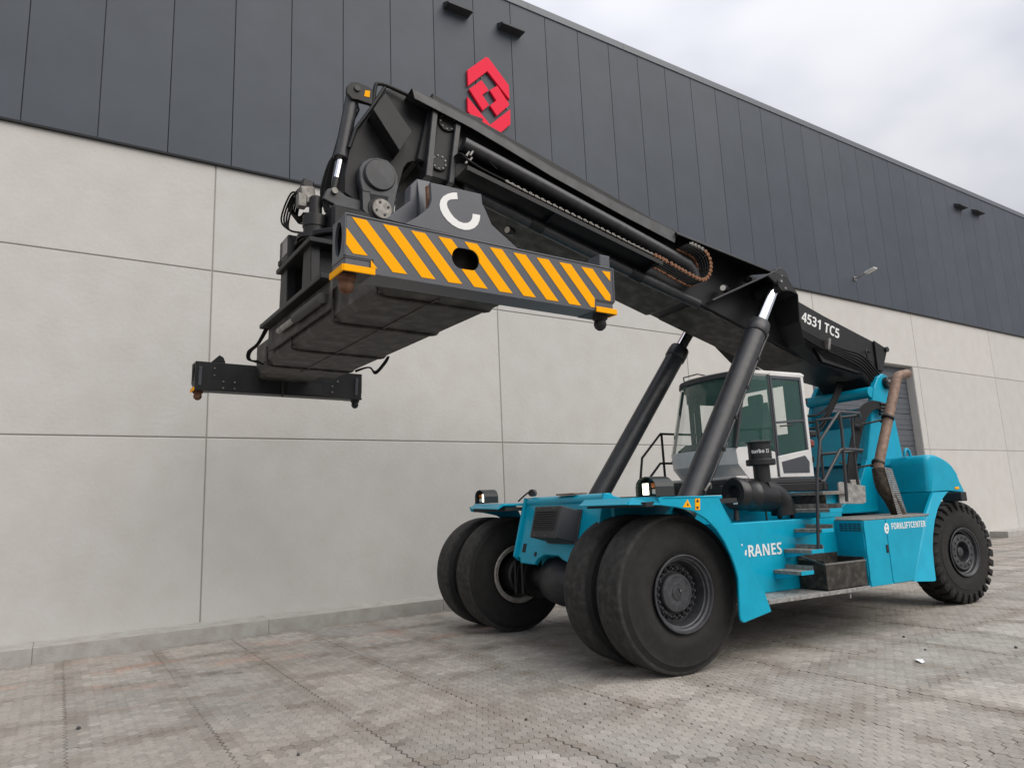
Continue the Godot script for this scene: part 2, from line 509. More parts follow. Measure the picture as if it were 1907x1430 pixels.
func build_ground() -> void:
	n_patch.seed = 3; n_patch.frequency = 0.45; n_patch.fractal_octaves = 4
	n_dirt.seed = 8; n_dirt.frequency = 0.5; n_dirt.fractal_octaves = 4
	n_mark.seed = 19; n_mark.frequency = 0.55; n_mark.fractal_octaves = 3
	for s: Array in STAINS: stain_pts.append([gp(s[0], s[1]), s[2]])
	var g := MB.new()
	g.quad(Vector3(-150, -0.016, 120), Vector3(200, -0.016, 120), Vector3(200, -0.016, -60), Vector3(-150, -0.016, -60), Vector3.UP)
	var go := obj("ground", g, M.sand, self)
	tag(go, "sandy bedding and far yard under the paving", "", "", "structure")
	# far paving beyond the hexagonal stones that can be told apart
	var far := mat(0.325, 0.306, 0.283, 0.92, 0.0, noise_tex(31, 0.02, 5, 0.75, 1.0, 512, 1.0, Color(1.05, 1, 0.93), 0.12), 0.35, null, 0.0, true)
	var fy := MB.new()
	fy.quad(Vector3(-150, -0.008, 120), Vector3(-4.02, -0.008, 120), Vector3(-4.02, -0.008, KERB_Z), Vector3(-150, -0.008, KERB_Z), Vector3.UP)
	fy.quad(Vector3(-4.02, -0.008, 120), Vector3(40, -0.008, 120), Vector3(40, -0.008, 0.02), Vector3(-4.02, -0.008, 0.02), Vector3.UP)
	fy.quad(Vector3(40, -0.008, 120), Vector3(200, -0.008, 120), Vector3(200, -0.008, -60), Vector3(40, -0.008, -60), Vector3.UP)
	fy.quad(Vector3(18.0, -0.008, KERB_Z), Vector3(24.5, -0.008, KERB_Z), Vector3(24.5, -0.008, -12.3), Vector3(18.0, -0.008, -12.3), Vector3.UP)
	var yard := obj("yard_paving", fy, far, self)
	tag(yard, "grey yard paving stretching away from the building", "", "", "structure")
	var paving := node("paving", self)
	tag(paving, "grey hexagonal concrete paving with dirt lines and orange paint traces", "", "", "structure")
	var base := mat(1, 1, 1, 0.88, 0.0, noise_tex(32, 0.05, 4, 0.86, 1.0, 256, 1.0, Color(1.02, 1, 0.97), 0.10), 1.6, normal_tex(33, 0.12, 3, 2.0, 256), 0.25, true)
	base.vertex_color_use_as_albedo = true
	var me := hex_mesh(base, 0.0011)
	var tones := []
	var tone_cols := []
	for k in 14:
		var t := lerpf(0.19, 0.43, k / 13.0)
		tone_cols.append(t)
		var tm: StandardMaterial3D = base.duplicate()
		tm.vertex_color_use_as_albedo = false
		tm.albedo_color = lin(t * 1.04, t * 0.98, t * 0.92)
		tones.append(hex_mesh(tm, 0.0011))
	var rng := RandomNumberGenerator.new()
	rng.seed = 77
	var col := 0.1 * sqrt(3.0) / 2.0
	var NX := 12      # stones per laid cluster
	var NZ := 11
	var xf := []
	var cols := []
	var near := []
	var gap := 0.009
	var x0 := -4.0
	var ncx := 42
	var ncz := 11
	for cx in ncx:
		for cz in ncz:
			var ox := x0 + cx * (NX * col + gap) + (rng.randf() - 0.5) * 0.006
			var oz := KERB_Z + 0.06 + cz * (NZ * 0.1 + gap) + (rng.randf() - 0.5) * 0.006
			var sag := (rng.randf() - 0.5) * 0.004
			for i in NX:
				for j in NZ:
					var x := ox + i * col
					var z := oz + j * 0.1 + (0.05 if (i % 2) == 1 else 0.0)
					if z > -0.05 or x > 39.9: continue
					if cz == 0 and j == 0 and (i % 2) == 0: z += 0.0
					var rnd := rng.randf()
					var bx: float = min(i + 0.5, NX - i - 0.5) * col
					var bz: float = min(j + 0.5, NZ - j - 0.5) * 0.1
					var c := paver_colour(x, z, cx, cz, bx, bz, rnd)
					var y := sag + (rng.randf() - 0.5) * 0.002
					var bs := Basis.from_euler(Vector3((rng.randf() - 0.5) * 0.022, (rng.randf() - 0.5) * 0.02, (rng.randf() - 0.5) * 0.022))
					var tr := Transform3D(bs, Vector3(x, y, z))
					# the 300 stones that show largest stand alone
					var q := CB.inverse() * (tr.origin - CAM)
					if q.z < -0.5:
						var sxp := 953.5 + F * q.x / -q.z
						var syp := 715.0 - F * q.y / -q.z
						if sxp > -8.0 and sxp < 1915.0 and syp < 1437.0 and syp > 1180.0 and q.length() < 5.6:
							near.append([q.length(), tr, c])
							continue
					xf.append(tr); cols.append(c)
	near.sort_custom(func(a: Array, b: Array) -> bool: return a[0] < b[0])
	for k in near.size():
		if k < 300:
			var t: float = (near[k][2].r + near[k][2].g + near[k][2].b) / 3.0 / 0.985
			inst("paver", tones[clampi(int(round((t - 0.19) / 0.24 * 13.0)), 0, 13)], paving, near[k][1])
		else:
			xf.append(near[k][1]); cols.append(near[k][2])
	var mm := MultiMesh.new()
	mm.transform_format = MultiMesh.TRANSFORM_3D
	mm.use_colors = true
	mm.mesh = me
	mm.instance_count = xf.size()
	for k in xf.size():
		mm.set_instance_transform(k, xf[k])
		mm.set_instance_color(k, cols[k])
	var mi := MultiMeshInstance3D.new()
	mi.name = "pavers"
	mi.multimesh = mm
	mi.set_meta("kind", "stuff")
	paving.add_child(mi, true)
	# kerb of concrete blocks along the wall foot
	var kerb := node("kerb", self)
	tag(kerb, "low pale concrete kerb along the foot of the warehouse wall", "", "", "structure")
	var x := -6.2
	while x < 17.9:
		var w: float = min(2.997, 17.95 - x)
		obj("kerb_stone", MB.new().box(Vector3(x + w * 0.5, 0.084, (KERB_Z + WALL_Z) * 0.5 - 0.05), Vector3(w, 0.246, KERB_Z - WALL_Z + 0.10), Basis.IDENTITY, 0.006), M.kerb, kerb)
		x += 3.0
	x = 27.6
	while x < 42.0:
		obj("kerb_stone", MB.new().box(Vector3(x + 1.49, 0.084, (KERB_Z + WALL_Z) * 0.5 - 0.05), Vector3(2.98, 0.246, KERB_Z - WALL_Z + 0.10), Basis.IDENTITY, 0.012), M.kerb, kerb)
		x += 3.0

# ---------------------------------------------------------------- warehouse
const DOOR0 := 18.28
const DOOR1 := 24.02
const DOORH := 5.86
const CLAD_Y := 7.81
const ROOF_Y := 13.56
func build_warehouse() -> void:
	var w := node("warehouse", self)
	tag(w, "long warehouse with pale concrete panels below dark grey metal cladding", "building")
	var X0 := -9.33
	var X1 := 41.2
	# core behind the panels, open at the door
	var core := MB.new()
	var zc := WALL_Z - 0.014
	for b: Array in [[X0, DOOR0, -0.3, ROOF_Y - 0.35], [DOOR1, X1, -0.3, ROOF_Y - 0.35], [DOOR0, DOOR1, DOORH, ROOF_Y - 0.35]]:
		core.box(Vector3((b[0] + b[1]) * 0.5, (b[2] + b[3]) * 0.5, zc - 0.1), Vector3(b[1] - b[0], b[3] - b[2], 0.2), Basis.IDENTITY, 0.0)
	obj("wall_core", core, M.joint, w)
	var body := MB.new()
	body.box(Vector3((X0 + X1) * 0.5, 6.5, WALL_Z - 14.4), Vector3(X1 - X0 - 0.1, 13.2, 28.0), Basis.IDENTITY, 0.0)
	obj("hall_body", body, M.cladding[2], w)
	var rng := RandomNumberGenerator.new()
	rng.seed = 4
	# precast concrete panels, three rows
	var rows := [[-0.1, 3.053], [3.053, 5.86], [5.86, CLAD_Y]]
	var jx := []
	for k in range(-2, 8): jx.append(1.907 + 5.615 * k)
	var g := 0.009
	for r in 3:
		for k in jx.size() - 1:
			var a: float = jx[k]
			var b: float = jx[k + 1]
			var spans := [[a, b]]
			if r < 2:
				spans = []
				if a < DOOR0: spans.append([a, min(b, DOOR0 + (g if b > DOOR0 else 0.0))])
				if b > DOOR1: spans.append([max(a, DOOR1 - (g if a < DOOR1 else 0.0)), b])
			for s: Array in spans:
				if s[1] - s[0] < 0.05: continue
				var mb := MB.new().box(Vector3((s[0] + s[1]) * 0.5, (rows[r][0] + rows[r][1]) * 0.5, WALL_Z - 0.09), Vector3(s[1] - s[0] - 2 * g, rows[r][1] - rows[r][0] - 2 * g, 0.18), Basis.IDENTITY, 0.009)
				obj("concrete_panel", mb, M.concrete[rng.randi() % 3], w)
	# metal cladding panels
	var x := -0.86 - 8 * 1.002
	var y0 := CLAD_Y - 0.02
	while x < X1 - 0.5:
		var mb := MB.new().box(Vector3(x + 0.501, (y0 + ROOF_Y - 0.12) * 0.5, WALL_Z - 0.02), Vector3(1.002 - 0.008, ROOF_Y - 0.12 - y0, 0.14), Basis.IDENTITY, 0.006)
		obj("cladding_panel", mb, M.cladding[rng.randi() % 3], w)
		x += 1.002
	obj("cladding_backing", MB.new().box(Vector3((X0 + X1) * 0.5, (y0 + ROOF_Y) * 0.5 - 0.05, WALL_Z - 0.11), Vector3(X1 - X0 - 0.2, ROOF_Y - y0 - 0.15, 0.12), Basis.IDENTITY, 0.0), M.cladseam, w)
	obj("drip_trim", MB.new().box(Vector3((X0 + X1) * 0.5, y0 - 0.018, WALL_Z + 0.02), Vector3(X1 - X0, 0.036, 0.075), Basis.IDENTITY, 0.004), M.seam, w)
	x = X0
	while x < X1:
		obj("roof_edge", MB.new().prism([Vector3(x + 0.003, ROOF_Y - 0.17, WALL_Z + 0.075), Vector3(x + 0.003, ROOF_Y, WALL_Z + 0.085), Vector3(x + 0.003, ROOF_Y + 0.012, WALL_Z - 0.3), Vector3(x + 0.003, ROOF_Y - 0.17, WALL_Z - 0.3)], Vector3(2.994, 0, 0), 0.0), M.trim, w)
		x += 3.0
	# sectional door in its reveal
	var d := node("sectional_door", w)
	var n := 11
	for k in n:
		var h := DOORH / n
		var mb := MB.new().box(Vector3((DOOR0 + DOOR1) * 0.5, h * (k + 0.5), WALL_Z - 0.29), Vector3(DOOR1 - DOOR0 - 0.02, h - 0.012, 0.06), Basis.IDENTITY, 0.01)
		for q in [0.33, 0.67]:
			mb.box(Vector3((DOOR0 + DOOR1) * 0.5, h * (k + q), WALL_Z - 0.256), Vector3(DOOR1 - DOOR0 - 0.03, 0.02, 0.012), Basis.IDENTITY, 0.004)
		obj("door_panel", mb, M.door, d)
	obj("door_backing", MB.new().box(Vector3((DOOR0 + DOOR1) * 0.5, DOORH * 0.5, WALL_Z - 0.35), Vector3(DOOR1 - DOOR0, DOORH, 0.04), Basis.IDENTITY, 0.0), M.seam, d)
	for q: float in [-1, 1]:
		var xr := (DOOR0 - 0.044) if q < 0.0 else (DOOR1 + 0.044)
		obj("door_reveal", MB.new().box(Vector3(xr, DOORH * 0.5, WALL_Z - 0.168), Vector3(0.112, DOORH, 0.30), Basis.IDENTITY, 0.004), M.concrete[1], w)
	obj("door_lintel", MB.new().box(Vector3((DOOR0 + DOOR1) * 0.5, DOORH + 0.03, WALL_Z - 0.168), Vector3(DOOR1 - DOOR0 + 0.1, 0.074, 0.298), Basis.IDENTITY, 0.004), M.concrete[0], w)
	# roof overflow spouts
	for sp: Array in [[[824, 0], [883, 22], 0], [[922, 25], [982, 60], 1], [[1778, 371], [1803, 386], 1], [[1810, 382], [1836, 397], 1]]:
		var a := wp(sp[0][0], sp[0][1], WALL_Z + 0.05)
		var b := wp(sp[1][0], sp[1][1], WALL_Z + 0.30)
		var wd := 0.62
		var cx: float = (a.x + b.x) * 0.5 - 0.0
		var cy := b.y + 0.10
		var s := MB.new()
		s.prism([Vector3(cx - wd * 0.5, cy + 0.06, WALL_Z + 0.052), Vector3(cx - wd * 0.5, cy - 0.1, WALL_Z + 0.052), Vector3(cx - wd * 0.5, cy - 0.1, WALL_Z + 0.29), Vector3(cx - wd * 0.5, cy - 0.06, WALL_Z + 0.29)], Vector3(wd, 0, 0), 0.004)
		obj("roof_spout", s, M.trim_dark, w)

func build_wall_items() -> void:
	# red emblem
	var e := node("wall_emblem", self, Transform3D(Basis.IDENTITY, Vector3(7.6, 10.9, WALL_Z)))
	tag(e, "red hexagonal emblem of interlocking angles mounted on the dark cladding", "emblem")
	var k := 0.2622
	for P: Array in [
		[[345, 497], [478, 403], [497, 412], [640, 605], [645, 708], [487, 505], [350, 610]],
		[[357, 632], [446, 568], [497, 640], [452, 673], [500, 745], [455, 785]],
		[[503, 640], [557, 607], [643, 737], [640, 750], [555, 822], [505, 748], [550, 713]],
		[[345, 685], [508, 885], [650, 775], [652, 882], [556, 965], [430, 885], [348, 790]]]:
		var pl := []
		for p: Array in P: pl.append(wp(780 + p[0] * k, p[1] * k, WALL_Z + 0.12) - e.position)
		obj("emblem_piece", MB.new().prism(pl, Vector3(0, 0, -0.06), 0.005), M.red, e)
	for q: Array in [[-0.3, 0.25], [0.35, -0.3]]:
		obj("standoff", MB.new().cyl(Vector3(q[0], q[1], 0.04), Vector3(q[0], q[1], 0.07), 0.02), M.trim, e)
	# small wall light on an arm
	var a := wp(1592, 519, WALL_Z + 0.06)
	var l := node("wall_light", self, Transform3D(Basis.IDENTITY, Vector3(a.x, a.y, WALL_Z + 0.052)))
	tag(l, "small pale wall light on a short arm above the concrete panels", "light")
	obj("wall_plate", MB.new().box(Vector3(0, 0, 0.02), Vector3(0.12, 0.14, 0.03)), M.galv, l)
	obj("arm", MB.new().tube([Vector3(0, 0, 0.03), Vector3(0, 0.02, 0.22), Vector3(0, 0.08, 0.40)], 0.025, 10), M.galv, l)
	var tb := Basis(Vector3.RIGHT, deg_to_rad(-12))
	var hd := obj("lamp_head", MB.new().box(Vector3(0, 0.1, 0.56), Vector3(0.20, 0.06, 0.36), tb, 0.02), M.white, l)
	obj("lens", MB.new().box(Vector3(0, 0.066, 0.575), Vector3(0.12, 0.012, 0.20), tb, 0.004), M.lensglass, hd)

func build_litter() -> void:
	var p := gp(1712, 1232)
	var mb := MB.new()
	var pts := [Vector3(-0.10, 0.008, 0.02), Vector3(-0.03, 0.03, -0.03), Vector3(0.06, 0.016, -0.02), Vector3(0.1, 0.012, 0.02), Vector3(0.02, 0.028, 0.04), Vector3(-0.05, 0.014, 0.05)]
	for k in pts.size(): mb.ftri(Vector3(0, 0.022, 0.005), pts[k], pts[(k + 1) % pts.size()], Vector3.UP)
	for k in pts.size(): mb.ftri(Vector3(0, 0.008, 0.005), pts[k], pts[(k + 1) % pts.size()], Vector3.DOWN)
	var o := obj("paper_scrap", mb, M.paper, self)
	o.position = p + Vector3(0, -0.003, 0)
	o.rotation.y = 0.6
	tag(o, "crumpled white paper scrap lying on the paving", "paper")
	var rng := RandomNumberGenerator.new()
	rng.seed = 9
	for q: Array in [[145, 1358, 0.020, "larger dark pebble out from the kerb near orange paint traces"], [555, 1407, 0.014], [1090, 1312, 0.013], [980, 1341, 0.013], [1684, 1187, 0.018], [1893, 1207, 0.018], [1319, 1279, 0.014, "small dark pebble just beside the tread of a front tyre"], [1724, 1211, 0.014, "small dark pebble just behind the white paper scrap"]]:
		var r: float = q[2]
		var s := MB.new().lathe([Vector2(0, -r * 0.5), Vector2(r * 0.8, -r * 0.35), Vector2(r, 0), Vector2(r * 0.75, r * 0.5), Vector2(r * 0.3, r * 0.75), Vector2(0, r * 0.8)], Vector3.ZERO, Vector3(0.2 * rng.randf(), 1, 0.3 * rng.randf()), 7, 10.0)
		var st := obj("pebble", s, M.stone, self)
		st.position = gp(q[0], q[1]) + Vector3(0, r * 0.5, 0)
		tag(st, q[3] if q.size() > 3 else "small dark pebble on open paving away from tyres and paper", "pebble", "pebbles scattered on the paving")

# ---------------------------------------------------------------- wheels
func mirror_prof(p: Array, W: float) -> Array:
	var r := p.duplicate()
	for i in range(p.size() - 1, -1, -1): r.append(Vector2(p[i].x, W - p[i].y))
	return r
func front_wheel(t: Node3D, xc: float, zc: float, outward: float, kind: String) -> void:
	var W := 0.49
	var ax := Vector3(0, 0, outward)
	var o := Vector3(0, 0, -outward * W * 0.5)
	var w := node("wheel", t, Transform3D(Basis.IDENTITY.scaled(Vector3.ONE * 0.983), Vector3(xc, 0.806, zc)))
	var side := [Vector2(0.375, 0.07), Vector2(0.395, 0.028), Vector2(0.43, 0.016), Vector2(0.45, 0.004), Vector2(0.55, -0.004), Vector2(0.565, 0.0), Vector2(0.66, 0.006), Vector2(0.715, 0.022), Vector2(0.722, 0.019), Vector2(0.738, 0.030), Vector2(0.778, 0.050)]
	var tr := [Vector2(0.778, 0.050), Vector2(0.803, 0.056), Vector2(0.812, 0.062), Vector2(0.8165, 0.072), Vector2(0.8185, 0.11), Vector2(0.820, 0.17)]
	var ty := MB.new()
	ty.lathe(side, o, ax, 72)
	var far := []
	for i in range(side.size() - 1, -1, -1): far.append(Vector2(side[i].x, W - side[i].y))
	ty.lathe(far, o, ax, 72)
	obj("tyre", ty, M.rubber, w)
	obj("tread", MB.new().lathe(mirror_prof(tr, W), o, ax, 72), M.rubberworn, w)
	var rm: Material = M.rim
	var f := W
	if kind == "inner": rm = M.rimpale
	var rp := [Vector2(0.375, f - 0.03), Vector2(0.392, f - 0.012), Vector2(0.402, f + 0.006), Vector2(0.398, f + 0.018), Vector2(0.386, f + 0.020), Vector2(0.378, f + 0.008), Vector2(0.374, f - 0.012), Vector2(0.362, f - 0.016), Vector2(0.352, f - 0.020), Vector2(0.346, f - 0.05), Vector2(0.332, f - 0.056), Vector2(0.326, f - 0.09), Vector2(0.322, f - 0.19), Vector2(0.0, f - 0.19)]
	if kind == "inner":
		# seen from the axle side: a pale rim lip round a deep dark barrel
		rp = [Vector2(0.375, 0.05), Vector2(0.412, 0.0), Vector2(0.410, -0.018), Vector2(0.396, -0.024), Vector2(0.384, -0.006), Vector2(0.376, -0.004), Vector2(0.342, 0.006), Vector2(0.334, 0.05), Vector2(0.330, 0.30)]
		rp.reverse()
		obj("rim", MB.new().lathe(rp, o, ax, 64, 30.0), rm, w)
		obj("brake_drum", MB.new().lathe([Vector2(0, -0.16), Vector2(0.22, -0.16), Vector2(0.25, -0.13), Vector2(0.26, 0.30), Vector2(0.0, 0.30)], o, ax, 40), M.black, w)
		return
	obj("rim", MB.new().lathe(rp, o, ax, 64, 30.0), rm, w)
	obj("hub", MB.new().lathe([Vector2(0.295, f - 0.19), Vector2(0.295, f - 0.172), Vector2(0.205, f - 0.170), Vector2(0.202, f - 0.110), Vector2(0.192, f - 0.098), Vector2(0.168, f - 0.095), Vector2(0.165, f - 0.100), Vector2(0.075, f - 0.100), Vector2(0.072, f - 0.092), Vector2(0.045, f - 0.090), Vector2(0.042, f - 0.098), Vector2(0.0, f - 0.098)], o, ax, 48, 30.0), rm, w)
	var nut := MB.new().lathe([Vector2(0.028, 0), Vector2(0.028, 0.035), Vector2(0.024, 0.042), Vector2(0.014, 0.042), Vector2(0.013, 0.068), Vector2(0.0, 0.07)], Vector3.ZERO, ax, 6, 20.0).mesh(rm)
	for k in 22:
		var a := TAU * k / 22
		inst("wheel_nut", nut, w, Transform3D(Basis.IDENTITY, o + Vector3(cos(a) * 0.252, sin(a) * 0.252, outward * (f - 0.172))))
	var plug := MB.new().cyl(Vector3(0.03, 0.02, 0), Vector3(0.03, 0.02, outward * 0.016), 0.012, -1.0, 10).mesh(M.steel)
	inst("drain_plug", plug, w, Transform3D(Basis.IDENTITY, o + Vector3(0, 0, outward * (f - 0.098))))
func rear_wheel(t: Node3D, zc: float, outward: float) -> void:
	var W := 0.46
	var R := 0.825
	var ax := Vector3(0, 0, outward)
	var o := Vector3(0, 0, -outward * W * 0.5)
	var w := node("wheel", t, Transform3D(Basis(Vector3.UP, deg_to_rad(-2.0)).scaled(Vector3.ONE * 0.945), Vector3(6.52, 0.778, zc)))
	var pr := [Vector2(0.355, 0.07), Vector2(0.38, 0.03), Vector2(0.43, 0.008), Vector2(0.53, 0.0), Vector2(0.60, 0.002), Vector2(0.605, 0.008), Vector2(0.66, 0.014), Vector2(0.72, 0.03), Vector2(0.765, 0.06), Vector2(0.785, 0.12), Vector2(0.788, 0.17)]
	obj("tyre", MB.new().lathe(mirror_prof(pr, W), o, ax, 64), M.rubber, w)
	var lug := MB.new()
	for s in 2:
		for k in 30:
			var a0 := TAU * (k + 0.5 * s) / 30.0
			var ring := func(r: float, h: float, da: float) -> Vector3:
				var a := a0 + da
				return o + Vector3(cos(a) * r, sin(a) * r, outward * (h if s == 0 else W - h))
			var st := [[0.665, 0.008, 0.672, 0.0, 0.0, 0.034], [0.745, 0.022, 0.752, -0.002, 0.004, 0.052], [0.770, 0.02, 0.806, 0.018, 0.012, 0.064], [0.780, 0.05, 0.822, 0.05, 0.03, 0.068], [0.784, 0.235, 0.824, 0.235, 0.10, 0.058]]
			for i in st.size() - 1:
				var p: Array = st[i]
				var q: Array = st[i + 1]
				var A: Vector3 = ring.call(p[2], p[3], p[4] - p[5])
				var B: Vector3 = ring.call(p[2], p[3], p[4] + p[5])
				var C: Vector3 = ring.call(q[2], q[3], q[4] + q[5])
				var D: Vector3 = ring.call(q[2], q[3], q[4] - q[5])
				var a2: Vector3 = ring.call(p[0] - 0.01, p[1] + 0.01, p[4] - p[5] * 1.12)
				var b2: Vector3 = ring.call(p[0] - 0.01, p[1] + 0.01, p[4] + p[5] * 1.12)
				var c2: Vector3 = ring.call(q[0] - 0.01, q[1] + 0.01, q[4] + q[5] * 1.12)
				var d2: Vector3 = ring.call(q[0] - 0.01, q[1] + 0.01, q[4] - q[5] * 1.12)
				var mid := (A + C) * 0.5
				var out := mid - (o + ax * W * 0.5)
				var up := Vector3(mid.x, mid.y, 0).normalized()
				var tan := Vector3(-sin(a0), cos(a0), 0)
				lug.quad(A, B, C, D, out.normalized() + up)
				lug.quad(A, D, d2, a2, -tan)
				lug.quad(B, C, c2, b2, tan)
				if i == 0: lug.quad(A, B, b2, a2, -up)
				if i == st.size() - 2: lug.quad(D, C, c2, d2, -out)
	obj("tread", lug, M.rubber, w)
	var f := W
	var rp := [Vector2(0.355, f - 0.03), Vector2(0.385, f - 0.006), Vector2(0.392, f + 0.010), Vector2(0.378, f + 0.014), Vector2(0.366, f - 0.005), Vector2(0.350, f - 0.012), Vector2(0.342, f - 0.05), Vector2(0.322, f - 0.06), Vector2(0.315, f - 0.17), Vector2(0.0, f - 0.17)]
	obj("rim", MB.new().lathe(rp, o, ax, 56, 30.0), M.rim, w)
	obj("hub", MB.new().lathe([Vector2(0.285, f - 0.17), Vector2(0.285, f - 0.035), Vector2(0.278, f - 0.026), Vector2(0.172, f - 0.026), Vector2(0.165, f - 0.034), Vector2(0.160, f - 0.15), Vector2(0.085, f - 0.15), Vector2(0.075, f - 0.07), Vector2(0.05, f - 0.06), Vector2(0.0, f - 0.06)], o, ax, 44, 30.0), M.rim, w)
	var hole := MB.new().cyl(Vector3.ZERO, ax * 0.008, 0.020, -1.0, 8).mesh(M.black)
	for k in 14:
		var a := TAU * k / 14 + 0.2
		inst("wheel_nut", hole, w, Transform3D(Basis.IDENTITY, o + Vector3(cos(a) * 0.228, sin(a) * 0.228, outward * (f - 0.028))))

# ---------------------------------------------------------------- reach stacker
func build_truck() -> void:
	var t := node("reach_stacker", self, TT)
	tag(t, "turquoise container reach stacker with black boom and yellow striped spreader", "reach stacker")
	front_wheel(t, 0.16, 1.625, 1.0, "outer")
	front_wheel(t, 0.145, 1.02, 1.0, "inner")
	front_wheel(t, 0.075, -1.74, -1.0, "inner")
	front_wheel(t, 0.06, -2.44, -1.0, "outer")
	rear_wheel(t, 0.93, 1.0)
	rear_wheel(t, -1.70, -1.0)
	# front axle
	var fa := node("front_axle", t, Transform3D(Basis.IDENTITY, Vector3(0.10, -0.014, -0.25)))
	obj("axle_housing", MB.new().cyl(Vector3(0, 0.82, -1.1), Vector3(0, 0.82, 1.1), 0.185, -1.0, 32), M.black, fa)
	obj("differential", MB.new().lathe([Vector2(0.0, -0.36), Vector2(0.20, -0.34), Vector2(0.30, -0.22), Vector2(0.33, 0.0), Vector2(0.30, 0.22), Vector2(0.20, 0.34), Vector2(0, 0.36)], Vector3(-0.02, 0.82, 0.02), Vector3(0, 0, 1), 36), M.cylgrey, fa)
	for z: float in [-0.86, -0.66, 0.66, 0.86]:
		var fl := MB.new().cyl(Vector3(0, 0.82, z - 0.03), Vector3(0, 0.82, z + 0.03), 0.29, -1.0, 32, 0.008)
		fl.box(Vector3(-0.25, 0.82, z), Vector3(0.12, 0.44, 0.05), Basis.IDENTITY, 0.01)
		obj("brake_flange", fl, M.black, fa)
	build_body(t)
	build_rear(t)
	build_cab(t)
	build_boom(t)
	build_spreader(t)
	build_fittings(t)

